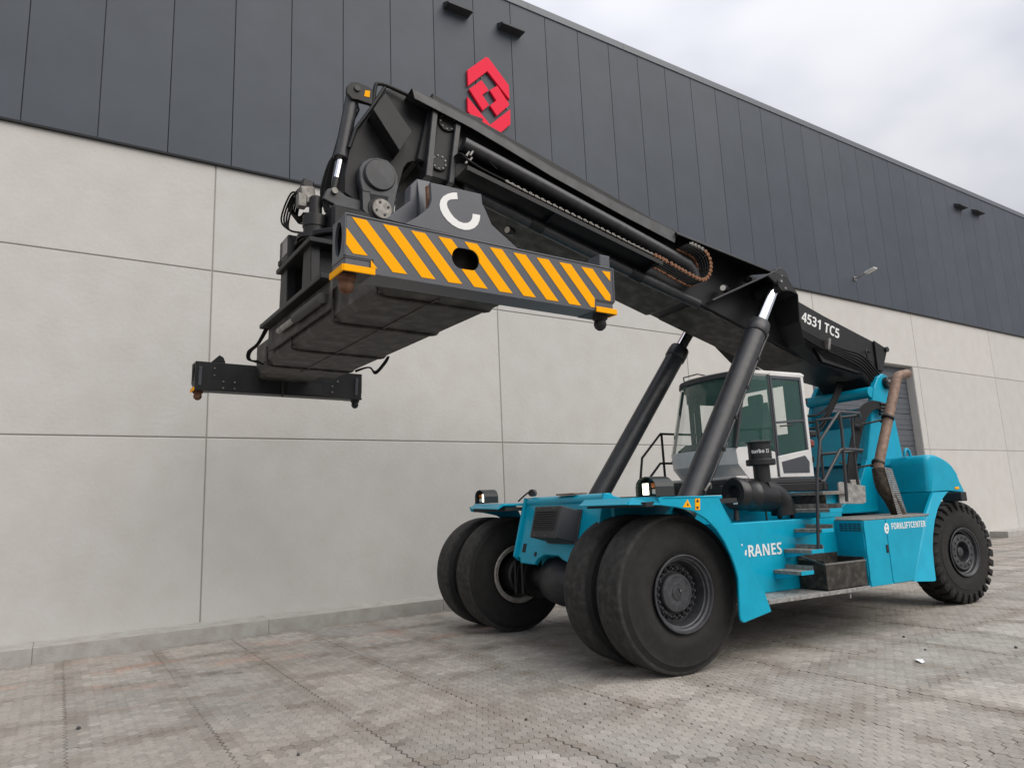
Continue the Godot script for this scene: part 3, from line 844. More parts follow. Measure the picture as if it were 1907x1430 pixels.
func build_body(t: Node3D) -> void:
	# centre hull and side tanks
	var hull := MB.new()
	hull.box(Vector3(1.66, 1.44, 0), Vector3(3.36, 0.66, 1.96), Basis.IDENTITY, 0.02)
	hull.box(Vector3(0.55, 0.92, 0), Vector3(1.2, 0.5, 1.3), Basis.IDENTITY, 0.02)
	obj("hull", hull, M.teal, t)
	obj("added_shade_slab", MB.new().box(Vector3(3.1, 0.575, -0.22), Vector3(4.4, 0.06, 3.2), Basis.IDENTITY, 0.01), M.black, t)  # no real part: slab added to block light and darken the ground below
	var tank := MB.new()
	tank.box(Vector3(2.22, 1.045, 0), Vector3(1.84, 0.83, 2.99), Basis.IDENTITY, 0.012)
	var tk := obj("side_tank", tank, M.teal, t)
	text("lettering", "RANES", 0.134, M.mark, tk, Transform3D(Basis.IDENTITY, Vector3(1.79, 1.127, 1.499)), 600)
	obj("lettering_dot", MB.new().cyl(Vector3(1.425, 1.207, 1.494), Vector3(1.425, 1.207, 1.499), 0.012, -1.0, 12), M.mark, tk)
	obj("lettering_tail", MB.new().prism(zpoly(1.499, [[1.468, 1.145], [1.492, 1.145], [1.482, 1.085], [1.452, 1.085]]), Vector3(0, 0, -0.004)), M.mark, tk)
	obj("registered_mark", MB.new().lathe([Vector2(0.010, 0), Vector2(0.010, 0.004), Vector2(0.006, 0.004), Vector2(0.006, 0)], Vector3(2.075, 1.19, 1.496), Vector3(0, 0, 1), 12), M.mark, tk)
	# front plate, leaning, with arch over the differential
	var ang := atan2(0.22, 0.81)
	var fr := Transform3D(Basis(Vector3.BACK, -ang), Vector3(-0.06, 1.86, 0))
	var fp := node("front_plate", t, fr)
	var pts := []
	for p: Array in [[984, 928], [961, 1037], [968.7, 1038.8], [969, 1048], [995, 1051], [1000.7, 1041], [1013, 1032.5], [1039.5, 1034.6], [1047, 1042]]:
		pts.append(onto(TT * fr, p[0], p[1], 0, 0.0))
	pts.append(Vector3(0, pts[-1].y - 0.06, 0.52)); pts.append(Vector3(0, pts[1].y, 0.93)); pts.append(Vector3(0, 0.0, 0.93))
	obj("plate", MB.new().prism(pts, Vector3(0.06, 0, 0), 0.008), M.teal, fp)
	var tl: Vector3 = pts[0]
	obj("top_roll", MB.new().cyl(Vector3(0.055, -0.052, -0.93), Vector3(0.055, -0.052, 0.93), 0.075, -1.0, 24, 0.01), M.teal, fp)
	# side cheeks
	for s: float in [-1, 1]:
		obj("cheek", MB.new().prism([Vector3(-0.045, 0.0, s * 0.905), Vector3(-0.045, -0.80, s * 0.905), Vector3(0.05, -0.84, s * 0.905), Vector3(0.55, -0.6, s * 0.905), Vector3(0.55, 0.0, s * 0.905)], Vector3(0, 0, s * 0.04), 0.006), M.teal, fp)
	var h1 := onto(TT * fr, 977, 1020.5, 0, 0.0)
	obj("slot", MB.new().box(h1 + Vector3(-0.002, 0, 0), Vector3(0.008, 0.115, 0.085), Basis.IDENTITY, 0.002), M.seam, fp)
	var h2 := onto(TT * fr, 997.5, 1032, 0, 0.0)
	obj("tow_hole", MB.new().cyl(h2 + Vector3(-0.004, 0, 0), h2 + Vector3(0.01, 0, 0), 0.032, -1.0, 18), M.seam, fp)
	# cooler box on the plate
	var a := onto(TT * fr, 996, 943, 0, -0.30)
	var b := onto(TT * fr, 1035, 1000, 0, -0.30)
	var c := onto(TT * fr, 986, 1000.5, 0, -0.30)
	var zl: float = c.z
	var zr: float = b.z
	var yt: float = a.y
	var yb: float = c.y
	var cb := node("cooler_box", t, fr)
	obj("casing", MB.new().box(Vector3(-0.15, (yt + yb) * 0.5, (zl + zr) * 0.5), Vector3(0.30, yt - yb, zr - zl), Basis.IDENTITY, 0.012), M.trim_dark, cb)
	obj("flange", MB.new().box(Vector3(-0.02, (yt + yb) * 0.5, (zl + zr) * 0.5), Vector3(0.03, yt - yb + 0.03, zr - zl + 0.05), Basis.IDENTITY, 0.004), M.trim_dark, cb)
	var gh := (yt - yb) * 0.62
	obj("grille", MB.new().box(Vector3(-0.299, (yt + yb) * 0.5 + 0.02, (zl + zr) * 0.5 - 0.01), Vector3(0.008, gh, (zr - zl) * 0.78), Basis.IDENTITY, 0.001), M.seam, cb)
	for k in 9:
		var y := (yt + yb) * 0.5 + 0.02 - gh * 0.5 + gh * (k + 0.5) / 9.0
		obj("louvre", MB.new().box(Vector3(-0.309, y, (zl + zr) * 0.5 - 0.01), Vector3(0.018, gh / 9.0 * 0.45, (zr - zl) * 0.78), Basis(Vector3.BACK, 0.5), 0.001), M.trim_dark, cb)
	for q: Array in [[0.2, 0.92], [0.75, 0.92], [0.2, 0.07], [0.6, 0.07]]:
		var sc := Vector3(-0.302, lerpf(yb, yt, q[1]), lerpf(zl, zr, q[0]))
		obj("screw", MB.new().cyl(sc + Vector3(0.004, 0, 0), sc + Vector3(-0.006, 0, 0), 0.008, -1.0, 8), M.steel, cb)
	# fenders over the front wheels
	for s: float in [1, -1]:
		var f := node("front_fender", t)
		var ex_ := 0.0 if s > 0.0 else 0.38
		var tp_ := [Vector3(-0.42, 1.80, s * 1.00), Vector3(-0.42, 1.80, s * 1.86), Vector3(-0.20, 1.795, s * 2.06), Vector3(0.62, 1.785, s * 2.06), Vector3(0.90, 1.785, s * 1.5), Vector3(0.90, 1.785, s * 0.9)]
		for i in tp_.size():
			if s < 0.0 and absf(tp_[i].z) > 1.2: tp_[i] += Vector3(0.17, 0.025, -ex_)
		obj("top_plate", MB.new().prism(tp_, Vector3(0, -0.03, 0), 0.006), M.teal, f)
		# front lip folded down
		obj("lip", MB.new().prism([Vector3(-0.42, 1.795, s * 1.0), Vector3(-0.50, 1.735, s * 1.0), Vector3(-0.485, 1.725, s * 1.0), Vector3(-0.40, 1.772, s * 1.0)], Vector3(0.17 if s < 0.0 else 0.0, 0.025 if s < 0.0 else 0.0, s * (0.86 + ex_)), 0.002), M.teal, f)
		if s > 0.0: obj("corner_lip", MB.new().prism([Vector3(-0.42, 1.797, s * 1.86), Vector3(-0.20, 1.793, s * 2.06), Vector3(-0.22, 1.715, s * 2.075), Vector3(-0.49, 1.73, s * 1.875)], Vector3(0.012, -0.004, -s * 0.012), 0.001), M.teal, f)
		var arch := tpoly(2.06, [[1226, 928], [1241, 924.5], [1338.9, 924.5], [1362.5, 976.5], [1392, 1040], [1424, 1099], [1438, 1139], [1387, 1160], [1381, 1156], [1379, 1146], [1376, 1078], [1370, 1055], [1362, 1034], [1350, 1009], [1335, 986], [1316, 967], [1294, 953], [1262, 945], [1230, 941]])
		if s < 0.0:
			for i in arch.size(): arch[i].z = -arch[i].z - 0.38
		obj("arch_panel", MB.new().prism(arch, Vector3(0, 0, -s * 0.03), 0.007), M.teal, f)
		if s > 0.0:
			var A: Vector3 = arch[3]
			var B: Vector3 = arch[5]
			var mb := MB.new()
			mb.quad(A + Vector3(0, 0, -0.02), arch[4] + Vector3(0, 0, -0.02), Vector3(1.36, arch[4].y, 1.498), Vector3(1.30, A.y, 1.498), Vector3(1, 0, 1))
			mb.quad(arch[4] + Vector3(0, 0, -0.02), B + Vector3(0, 0, -0.02), Vector3(1.55, B.y, 1.498), Vector3(1.36, arch[4].y, 1.498), Vector3(1, 0, 1))
			mb.quad(arch[2] + Vector3(0, 0, -0.02), A + Vector3(0, 0, -0.02), Vector3(1.30, A.y, 1.49), Vector3(0.9, arch[2].y, 1.45), Vector3(1, 0.3, 1))
			obj("rear_return", mb, M.teal, f)
			# warning stickers
			var tri := tpoly(2.066, [[1272.5, 944.5], [1281, 930], [1288, 944.5]])
			obj("warning_triangle", MB.new().prism(tri, Vector3(0, 0, -0.008)), M.yellow, f)
			var dk := tpoly(2.068, [[1280, 941.5], [1281, 936], [1283.5, 941.5]])
			obj("warning_symbol", MB.new().prism(dk, Vector3(0, 0, -0.008)), M.seam, f)
			var st := tpoly(2.066, [[1295, 928.5], [1304, 928], [1304, 949.5], [1295.5, 950]])
			obj("warning_sticker", MB.new().prism(st, Vector3(0, 0, -0.008)), M.yellow, f)
			for q: Array in [[[1296.5, 935], [1299.5, 929], [1302.5, 935]], [[1296.5, 943.5], [1302.5, 943], [1299.5, 949]]]:
				obj("arrow", MB.new().prism(tpoly(2.068, q), Vector3(0, 0, -0.008)), M.seam, f)
		# dark inner lining over the tyres
		obj("wheel_lining", MB.new().box(Vector3(0.25, 1.725, s * 1.5), Vector3(1.25, 0.05, 1.04), Basis.IDENTITY, 0.004), M.seam, f)
		# work lamp with hood
		var lp := node("headlight", t, Transform3D(Basis.IDENTITY, Vector3(-0.17, 1.80, 1.90) if s > 0.0 else Vector3(-0.13, 1.825, -2.10)))
		var hood := MB.new()
		var arc := []
		for k in 9:
			var q := PI * k / 8.0
			arc.append(Vector3(0, 0.10 + 0.105 * sin(q), 0.16 * cos(q)))
		for k in 8:
			hood.prism([arc[k] + Vector3(-0.10, 0, 0), arc[k + 1] + Vector3(-0.10, 0, 0), arc[k + 1] * Vector3(1, 0.96, 0.96) + Vector3(-0.10, 0, 0), arc[k] * Vector3(1, 0.96, 0.96) + Vector3(-0.10, 0, 0)], Vector3(0.24, 0, 0))
		for q: float in [-1, 1]: hood.box(Vector3(0.02, 0.05, 0.157 * q), Vector3(0.24, 0.1, 0.008), Basis.IDENTITY, 0.001)
		obj("hood", hood, M.lampbody, lp)
		obj("lamp_body", MB.new().box(Vector3(0.0, 0.085, s * -0.055), Vector3(0.10, 0.15, 0.13), Basis.IDENTITY, 0.012), M.lampbody, lp)
		obj("lens", MB.new().box(Vector3(-0.053, 0.11, s * -0.055), Vector3(0.012, 0.055, 0.095), Basis.IDENTITY, 0.004), M.glow, lp)
		obj("lens", MB.new().box(Vector3(-0.053, 0.048, s * -0.055), Vector3(0.012, 0.055, 0.095), Basis.IDENTITY, 0.004), M.glow, lp)
		obj("turn_signal", MB.new().box(Vector3(-0.02, 0.115, s * 0.075), Vector3(0.07, 0.05, 0.09), Basis.IDENTITY, 0.01), M.amber, lp)
		obj("position_light", MB.new().box(Vector3(-0.02, 0.05, s * 0.075), Vector3(0.06, 0.055, 0.085), Basis.IDENTITY, 0.01), M.lensglass, lp)
	# steps up the near side
	for k in 3:
		var sp := node("step", t)
		var X := 1.90 + 0.215 * k
		var y := 0.868 + 0.228 * k
		obj("tread", MB.new().box(Vector3(X + 0.105, y, 1.695), Vector3(0.21, 0.04, 0.392), Basis.IDENTITY, 0.003), M.tread, sp)
		obj("back_edge", MB.new().box(Vector3(X + 0.213, y + 0.035, 1.695), Vector3(0.006, 0.07, 0.392), Basis.IDENTITY, 0.001), M.tread, sp)
		obj("end_plate", MB.new().box(Vector3(X + 0.105, y, 1.896), Vector3(0.214, 0.045, 0.008), Basis.IDENTITY, 0.002), M.teal, sp)
		obj("bracket", MB.new().prism([Vector3(X + 0.01, y - 0.021, 1.498), Vector3(X + 0.01, y - 0.09, 1.498), Vector3(X + 0.01, y - 0.021, 1.87)], Vector3(0.012, 0, 0)), M.teal, sp)
	var up := node("step", t)
	obj("tread", MB.new().box(Vector3(2.63, 1.555, 1.49), Vector3(0.23, 0.042, 0.80), Basis.IDENTITY, 0.003), M.tread, up)
	obj("back_edge", MB.new().box(Vector3(2.75, 1.595, 1.49), Vector3(0.006, 0.08, 0.80), Basis.IDENTITY, 0.001), M.tread, up)
	obj("end_plate", MB.new().box(Vector3(2.63, 1.555, 1.895), Vector3(0.234, 0.047, 0.008), Basis.IDENTITY, 0.002), M.teal, up)
	var up2 := node("step", t)
	obj("tread", MB.new().box(Vector3(3.05, 1.765, 1.25), Vector3(0.5, 0.045, 0.72), Basis.IDENTITY, 0.003), M.tread, up2)
	obj("riser", MB.new().box(Vector3(2.84, 1.67, 1.25), Vector3(0.015, 0.15, 0.72), Basis.IDENTITY, 0.001), M.tray, up2)
	obj("step_frame", MB.new().box(Vector3(3.05, 1.60, 1.2), Vector3(0.42, 0.29, 0.6), Basis.IDENTITY, 0.004), M.teal, up2)
	# lower platform and open tray on it
	var pf := node("lower_platform", t)
	obj("deck_plate", MB.new().box(Vector3(2.19, 0.615, 1.56), Vector3(1.76, 0.035, 0.69), Basis.IDENTITY, 0.004), M.galv, pf)
	obj("edge_strip", MB.new().box(Vector3(2.19, 0.612, 1.910), Vector3(1.76, 0.046, 0.012), Basis.IDENTITY, 0.002), M.galv, pf)
	for k in 14:
		obj("stud", MB.new().cyl(Vector3(1.4 + 0.066 * k, 0.632, 1.6 + 0.09 * (k % 3)), Vector3(1.4 + 0.066 * k, 0.637, 1.6 + 0.09 * (k % 3)), 0.012, 0.008, 8), M.steel, pf)
	obj("drain_stub", MB.new().cyl(Vector3(2.72, 0.6, 1.88), Vector3(2.72, 0.52, 1.88), 0.012, -1.0, 8), M.galv, pf)
	var tr := node("battery_tray", t)
	var w := 0.012
	for q: Array in [[2.69, 0.79, 1.89, 0.73, 0.29, w], [2.69, 0.84, 1.516, 0.73, 0.37, w], [2.33, 0.81, 1.70, w, 0.33, 0.37], [3.05, 0.81, 1.70, w, 0.33, 0.37]]:
		obj("tray_wall", MB.new().box(Vector3(q[0], q[1], q[2]), Vector3(q[3], q[4], q[5]), Basis.IDENTITY, 0.002), M.tray, tr)
	obj("tray_floor", MB.new().box(Vector3(2.69, 0.655, 1.70), Vector3(0.71, 0.012, 0.36), Basis.IDENTITY, 0.001), M.tray, tr)
	obj("tray_rim", MB.new().box(Vector3(2.69, 0.934, 1.888), Vector3(0.745, 0.022, 0.03), Basis.IDENTITY, 0.003), M.steel, tr)
	obj("tray_rim", MB.new().prism([Vector3(2.32, 0.945, 1.90), Vector3(2.32, 1.03, 1.51), Vector3(2.345, 1.03, 1.51), Vector3(2.345, 0.945, 1.90)], Vector3(0, -0.02, 0)), M.steel, tr)

func build_rear(t: Node3D) -> void:
	# equipment cabinet on the near side
	var cb := node("side_cabinet", t)
	obj("casing", MB.new().prism(zpoly(1.888, [[3.10, 0.61], [3.10, 1.408], [4.40, 1.408], [3.97, 0.61]]), Vector3(0, 0, -0.68), 0.008), M.teal, cb)
	var dr := obj("door", MB.new().prism(zpoly(1.905, [[3.108, 0.615], [3.108, 1.405], [3.53, 1.405], [3.53, 0.64], [3.55, 0.63], [3.55, 0.615]]), Vector3(0, 0, -0.018), 0.004), M.teal, cb)
	obj("panel", MB.new().prism(zpoly(1.905, [[3.542, 0.66], [3.542, 1.405], [4.385, 1.405], [3.965, 0.62], [3.56, 0.62]]), Vector3(0, 0, -0.018), 0.004), M.teal, cb)
	obj("latch", MB.new().box(Vector3(3.50, 1.045, 1.909), Vector3(0.04, 0.10, 0.012), Basis.IDENTITY, 0.004), M.plastic, dr)
	for y: float in [0.72, 1.02, 1.30]:
		obj("hinge", MB.new().cyl(Vector3(3.105, y - 0.04, 1.902), Vector3(3.105, y + 0.04, 1.902), 0.010, -1.0, 8), M.teal, dr)
	obj("top_deck", MB.new().prism([Vector3(3.1, 1.422, 1.895), Vector3(4.39, 1.422, 1.895), Vector3(4.85, 1.422, 1.66), Vector3(5.29, 1.422, 1.49), Vector3(5.29, 1.422, 0.85), Vector3(3.1, 1.422, 0.85)], Vector3(0, -0.012, 0), 0.002), M.tread, cb)
	for i in 5:
		for j in 4:
			obj("vent_slot", MB.new().box(Vector3(3.098, 1.365 - 0.026 * j, 1.84 - 0.062 * i), Vector3(0.008, 0.013, 0.05), Basis.IDENTITY, 0.001), M.seam, cb)
	var lt := text("lettering", "FORKLIFTCENTER", 0.068, M.mark, cb, Transform3D(Basis.IDENTITY.scaled(Vector3(0.93, 1.15, 1)), Vector3(4.00, 1.312, 1.906)), 700)
	var lg := [[3.495, 1.30], [3.525, 1.355], [3.555, 1.36], [3.585, 1.34], [3.59, 1.29], [3.56, 1.235], [3.53, 1.225], [3.50, 1.25]]
	obj("badge", MB.new().prism(zpoly(1.9065, lg), Vector3(0, 0, -0.004)), M.mark, cb)
	for q: Array in [[3.543, 1.318], [3.543, 1.272]]:
		obj("badge_cut", MB.new().box(Vector3(q[0], q[1], 1.9075), Vector3(0.022, 0.022, 0.004), Basis(Vector3.BACK, 0.785), 0.0005), M.teal, cb)
	# rear flap ahead of the rear wheel
	var fl := []
	var o := [1400.0, 660.0, 0.32857]
	for p: Array in [[1030, 785], [1112, 780], [1085, 815], [1058, 870], [1040, 940], [1030, 1020], [1028, 1100], [1036, 1190], [1047, 1278], [1040, 1285], [922, 1287], [985, 915]]:
		fl.append(tp(o[0] + p[0] * o[2], o[1] + p[1] * o[2], lerpf(1.52, 1.86, clampf((p[1] - 785.0) / 500.0, 0.0, 1.0))))
	var flap := MB.new()
	var tri := Geometry2D.triangulate_polygon(PackedVector2Array(fl.map(func(p: Vector3) -> Vector2: return Vector2(p.x, p.y))))
	for k in range(0, tri.size(), 3):
		flap.ftri(fl[tri[k]], fl[tri[k + 1]], fl[tri[k + 2]], Vector3(0, 0, 1))
		flap.ftri(fl[tri[k]] - Vector3(0, 0, 0.04), fl[tri[k + 1]] - Vector3(0, 0, 0.04), fl[tri[k + 2]] - Vector3(0, 0, 0.04), Vector3(0, 0, -1))
	for k in fl.size():
		var n: Vector3 = fl[(k + 1) % fl.size()]
		flap.quad(fl[k], n, n - Vector3(0, 0, 0.04), fl[k] - Vector3(0, 0, 0.04), Vector3(0.5, -0.2, 0))
	obj("rear_flap", flap, M.teal, t)
	# engine hood and counterweight
	var hd := node("engine_hood", t)
	for s: float in [1, -1]:
		var prof := [Vector2(5.30, 1.725), Vector2(5.315, 1.95), Vector2(5.33, 2.12), Vector2(5.35, 2.20), Vector2(5.39, 2.245), Vector2(5.44, 2.262)]
		for p: Array in [[1745, 846], [1757, 851], [1767, 857.5], [1775, 865], [1784, 878], [1790, 895], [1793.6, 912.9], [1794, 916]]:
			var w := tp(p[0], p[1], 1.48)
			prof.append(Vector2(w.x, w.y))
		var crown := [0.0, 0.10, 0.20, 0.30, 0.42, 0.54, 0.57, 0.585, 0.59]
		var nn := []
		for i in prof.size():
			var d: Vector2 = (prof[min(i + 1, prof.size() - 1)] - prof[max(i - 1, 0)]).normalized()
			nn.append(Vector3(-d.y, d.x, 0))
		var hs := MB.new()
		# surface rounds over into the flat side: rows from the inner edge out to the side
		var rows := [[0.90, 0.0, 0.0], [1.30, 0.0, 0.05], [1.40, 0.0, 0.10], [1.44, 0.010, 0.45], [1.47, 0.030, 0.75], [1.49, 0.06, 0.95], [1.495, 0.09, 1.0]]
		var cen := Vector3(5.72, 1.7, 0)
		var P := func(i: int, j: int) -> Vector3:
			return Vector3(prof[i].x, prof[i].y, 0) - nn[i] * rows[j][1] * (1.0 if prof[i].y > 1.74 else 0.0) + Vector3(0, 0, s * rows[j][0])
		var Nn := func(i: int, j: int) -> Vector3:
			return (nn[i] * (1.0 - rows[j][2]) + Vector3(0, 0, s * rows[j][2])).normalized()
		for i in prof.size() - 1:
			for j in rows.size() - 1:
				hs.tri(P.call(i, j), P.call(i + 1, j), P.call(i + 1, j + 1), Nn.call(i, j), Nn.call(i + 1, j), Nn.call(i + 1, j + 1))
				hs.tri(P.call(i, j), P.call(i + 1, j + 1), P.call(i, j + 1), Nn.call(i, j), Nn.call(i + 1, j + 1), Nn.call(i, j + 1))
			hs.ftri(P.call(i, 6), P.call(i + 1, 6), cen + Vector3(0, 0.03, s * 1.495), Vector3(0, 0, s))
			hs.ftri(P.call(i, 0), P.call(i + 1, 0), cen + Vector3(0, 0.03, s * 0.90), Vector3(0, 0, -s))
		hs.quad(Vector3(5.30, 1.726, s * 0.9), Vector3(5.30, 1.726, s * 1.49), Vector3(6.05, 1.726, s * 1.49), Vector3(6.05, 1.726, s * 0.9), Vector3.DOWN)
		var ho := obj("hood_shell", hs, M.teal, hd)
		obj("marker", MB.new().box(Vector3(5.93, 1.758, s * 1.50), Vector3(0.10, 0.035, 0.012), Basis.IDENTITY, 0.003), M.yellow, ho)
		obj("lower_side", MB.new().prism([Vector3(5.30, 1.42, s * 1.49), Vector3(5.30, 1.715, s * 1.49), Vector3(5.75, 1.715, s * 1.49), Vector3(5.5, 1.66, s * 1.49), Vector3(5.36, 1.42, s * 1.49)], Vector3(0, 0, -s * 0.62), 0.004), M.teal, hd)
	obj("hood_centre", MB.new().prism(zpoly(0.9, [[5.32, 1.42], [5.34, 2.15], [5.45, 2.25], [5.9, 2.15], [6.4, 1.9], [6.45, 1.42]]), Vector3(0, 0, -1.8), 0.01), M.teal, hd)
	var ey := MB.new()
	var arc := []
	for k in 13:
		var q := PI * k / 12.0
		arc.append(Vector3(5.44 + 0.07 * cos(q), 2.26 + 0.11 * sin(q), 1.12))
	ey.tube(arc, 0.022, 8)
	obj("lifting_eye", ey, M.teal, hd)
	obj("counterweight", MB.new().box(Vector3(6.75, 1.35, -0.38), Vector3(0.5, 0.7, 1.6), Basis.IDENTITY, 0.06), M.trim_dark, t)
	obj("rear_axle", MB.new().box(Vector3(6.52, 0.78, -0.38), Vector3(0.36, 0.34, 2.1), Basis.IDENTITY, 0.05), M.black, t)
	obj("rear_frame", MB.new().box(Vector3(5.1, 1.02, -0.38), Vector3(3.8, 0.72, 1.3), Basis.IDENTITY, 0.02), M.black, t)
	obj("mud_flap", MB.new().box(tp(1778, 925, 1.15), Vector3(0.16, 0.14, 0.30), Basis.IDENTITY, 0.01), M.seam, t)
	# boom carrier: two cheek plates with a cross tube
	var bc := node("boom_carrier", t)
	for s: float in [1, -1]:
		var P := [[5.62, 3.42], [5.75, 3.60], [5.88, 3.66], [6.02, 3.62], [6.12, 3.48], [6.10, 3.34], [6.0, 3.26], [6.04, 3.0], [6.12, 2.3], [6.2, 1.45], [4.3, 1.45], [4.55, 1.60], [4.95, 1.88], [5.20, 2.25], [5.38, 2.75], [5.52, 3.15]]
		obj("cheek_plate", MB.new().prism(zpoly(0.62 * s, P), Vector3(0, 0, -s * 0.10), 0.012), M.teal, bc)
		obj("pivot_pin", MB.new().cyl(Vector3(5.93, 3.50, s * 0.60), Vector3(5.93, 3.50, s * 0.70), 0.10, -1.0, 24, 0.01), M.black, bc)
		obj("pin_keeper", MB.new().box(Vector3(5.91, 3.52, s * 0.706), Vector3(0.12, 0.05, 0.02)), M.steel, bc)
	obj("cross_tube", MB.new().cyl(Vector3(5.55, 3.34, -0.6), Vector3(5.55, 3.34, 0.6), 0.09, -1.0, 24), M.teal, bc)
	obj("cross_plate", MB.new().prism([Vector3(5.25, 2.2, 0.6), Vector3(5.44, 2.8, 0.6), Vector3(5.47, 2.8, 0.6), Vector3(5.28, 2.2, 0.6)], Vector3(0, 0, -1.2)), M.teal, bc)
	obj("rear_plate", MB.new().box(Vector3(5.9, 2.3, 0), Vector3(0.05, 1.7, 1.05)), M.teal, bc)
	# exhaust
	var ex := node("exhaust", t)
	obj("stack_pipe", MB.new().tube(path3([tp(1637, 874, 1.28), tp(1640, 850, 1.28), tp(1655, 780, 1.26), tp(1668, 716, 1.24), tp(1671, 704, 1.24), tp(1676, 699, 1.24), tp(1690, 696, 1.22)], 5), 0.070, 18), M.copper, ex)
	obj("silencer", MB.new().tube(path3([tp(1677, 962, 1.30), tp(1660, 930, 1.30), tp(1644, 905, 1.30), tp(1637, 872, 1.28)], 5), 0.092, 18), M.silencer, ex)
	for q: Array in [[1636, 862], [1654, 778]]:
		var c := tp(q[0], q[1], 1.27)
		obj("clamp", MB.new().cyl(c + Vector3(-0.008, -0.012, 0), c + Vector3(0.008, 0.012, 0), 0.088, -1.0, 18), M.black, ex)
		obj("bracket", MB.new().box(c + Vector3(0.10, -0.03, -0.12), Vector3(0.16, 0.05, 0.05)), M.black, ex)
		obj("support_arm", MB.new().tube([c + Vector3(-0.02, -0.02, -0.06), c + Vector3(-0.05, -0.05, -0.35), c + Vector3(-0.02, 0.05, -0.6)], 0.016, 6), M.steel, ex)
	# perforated heat guard
	var hg := MB.new()
	var g := [tp(1648, 870, 1.40), tp(1661, 873, 1.34), tp(1690, 957, 1.34), tp(1674, 961, 1.42)]
	for i in 22:
		var f0 := i / 22.0
		var f1 := (i + 0.62) / 22.0
		hg.quad(g[0].lerp(g[3], f0), g[1].lerp(g[2], f0), g[1].lerp(g[2], f1), g[0].lerp(g[3], f1), Vector3(0, 0, 1))
	for k in 6:
		var f := k / 5.0
		hg.tube([g[0].lerp(g[1], f), g[3].lerp(g[2], f)], 0.004, 5)
	obj("heat_guard", hg, M.galv, ex)

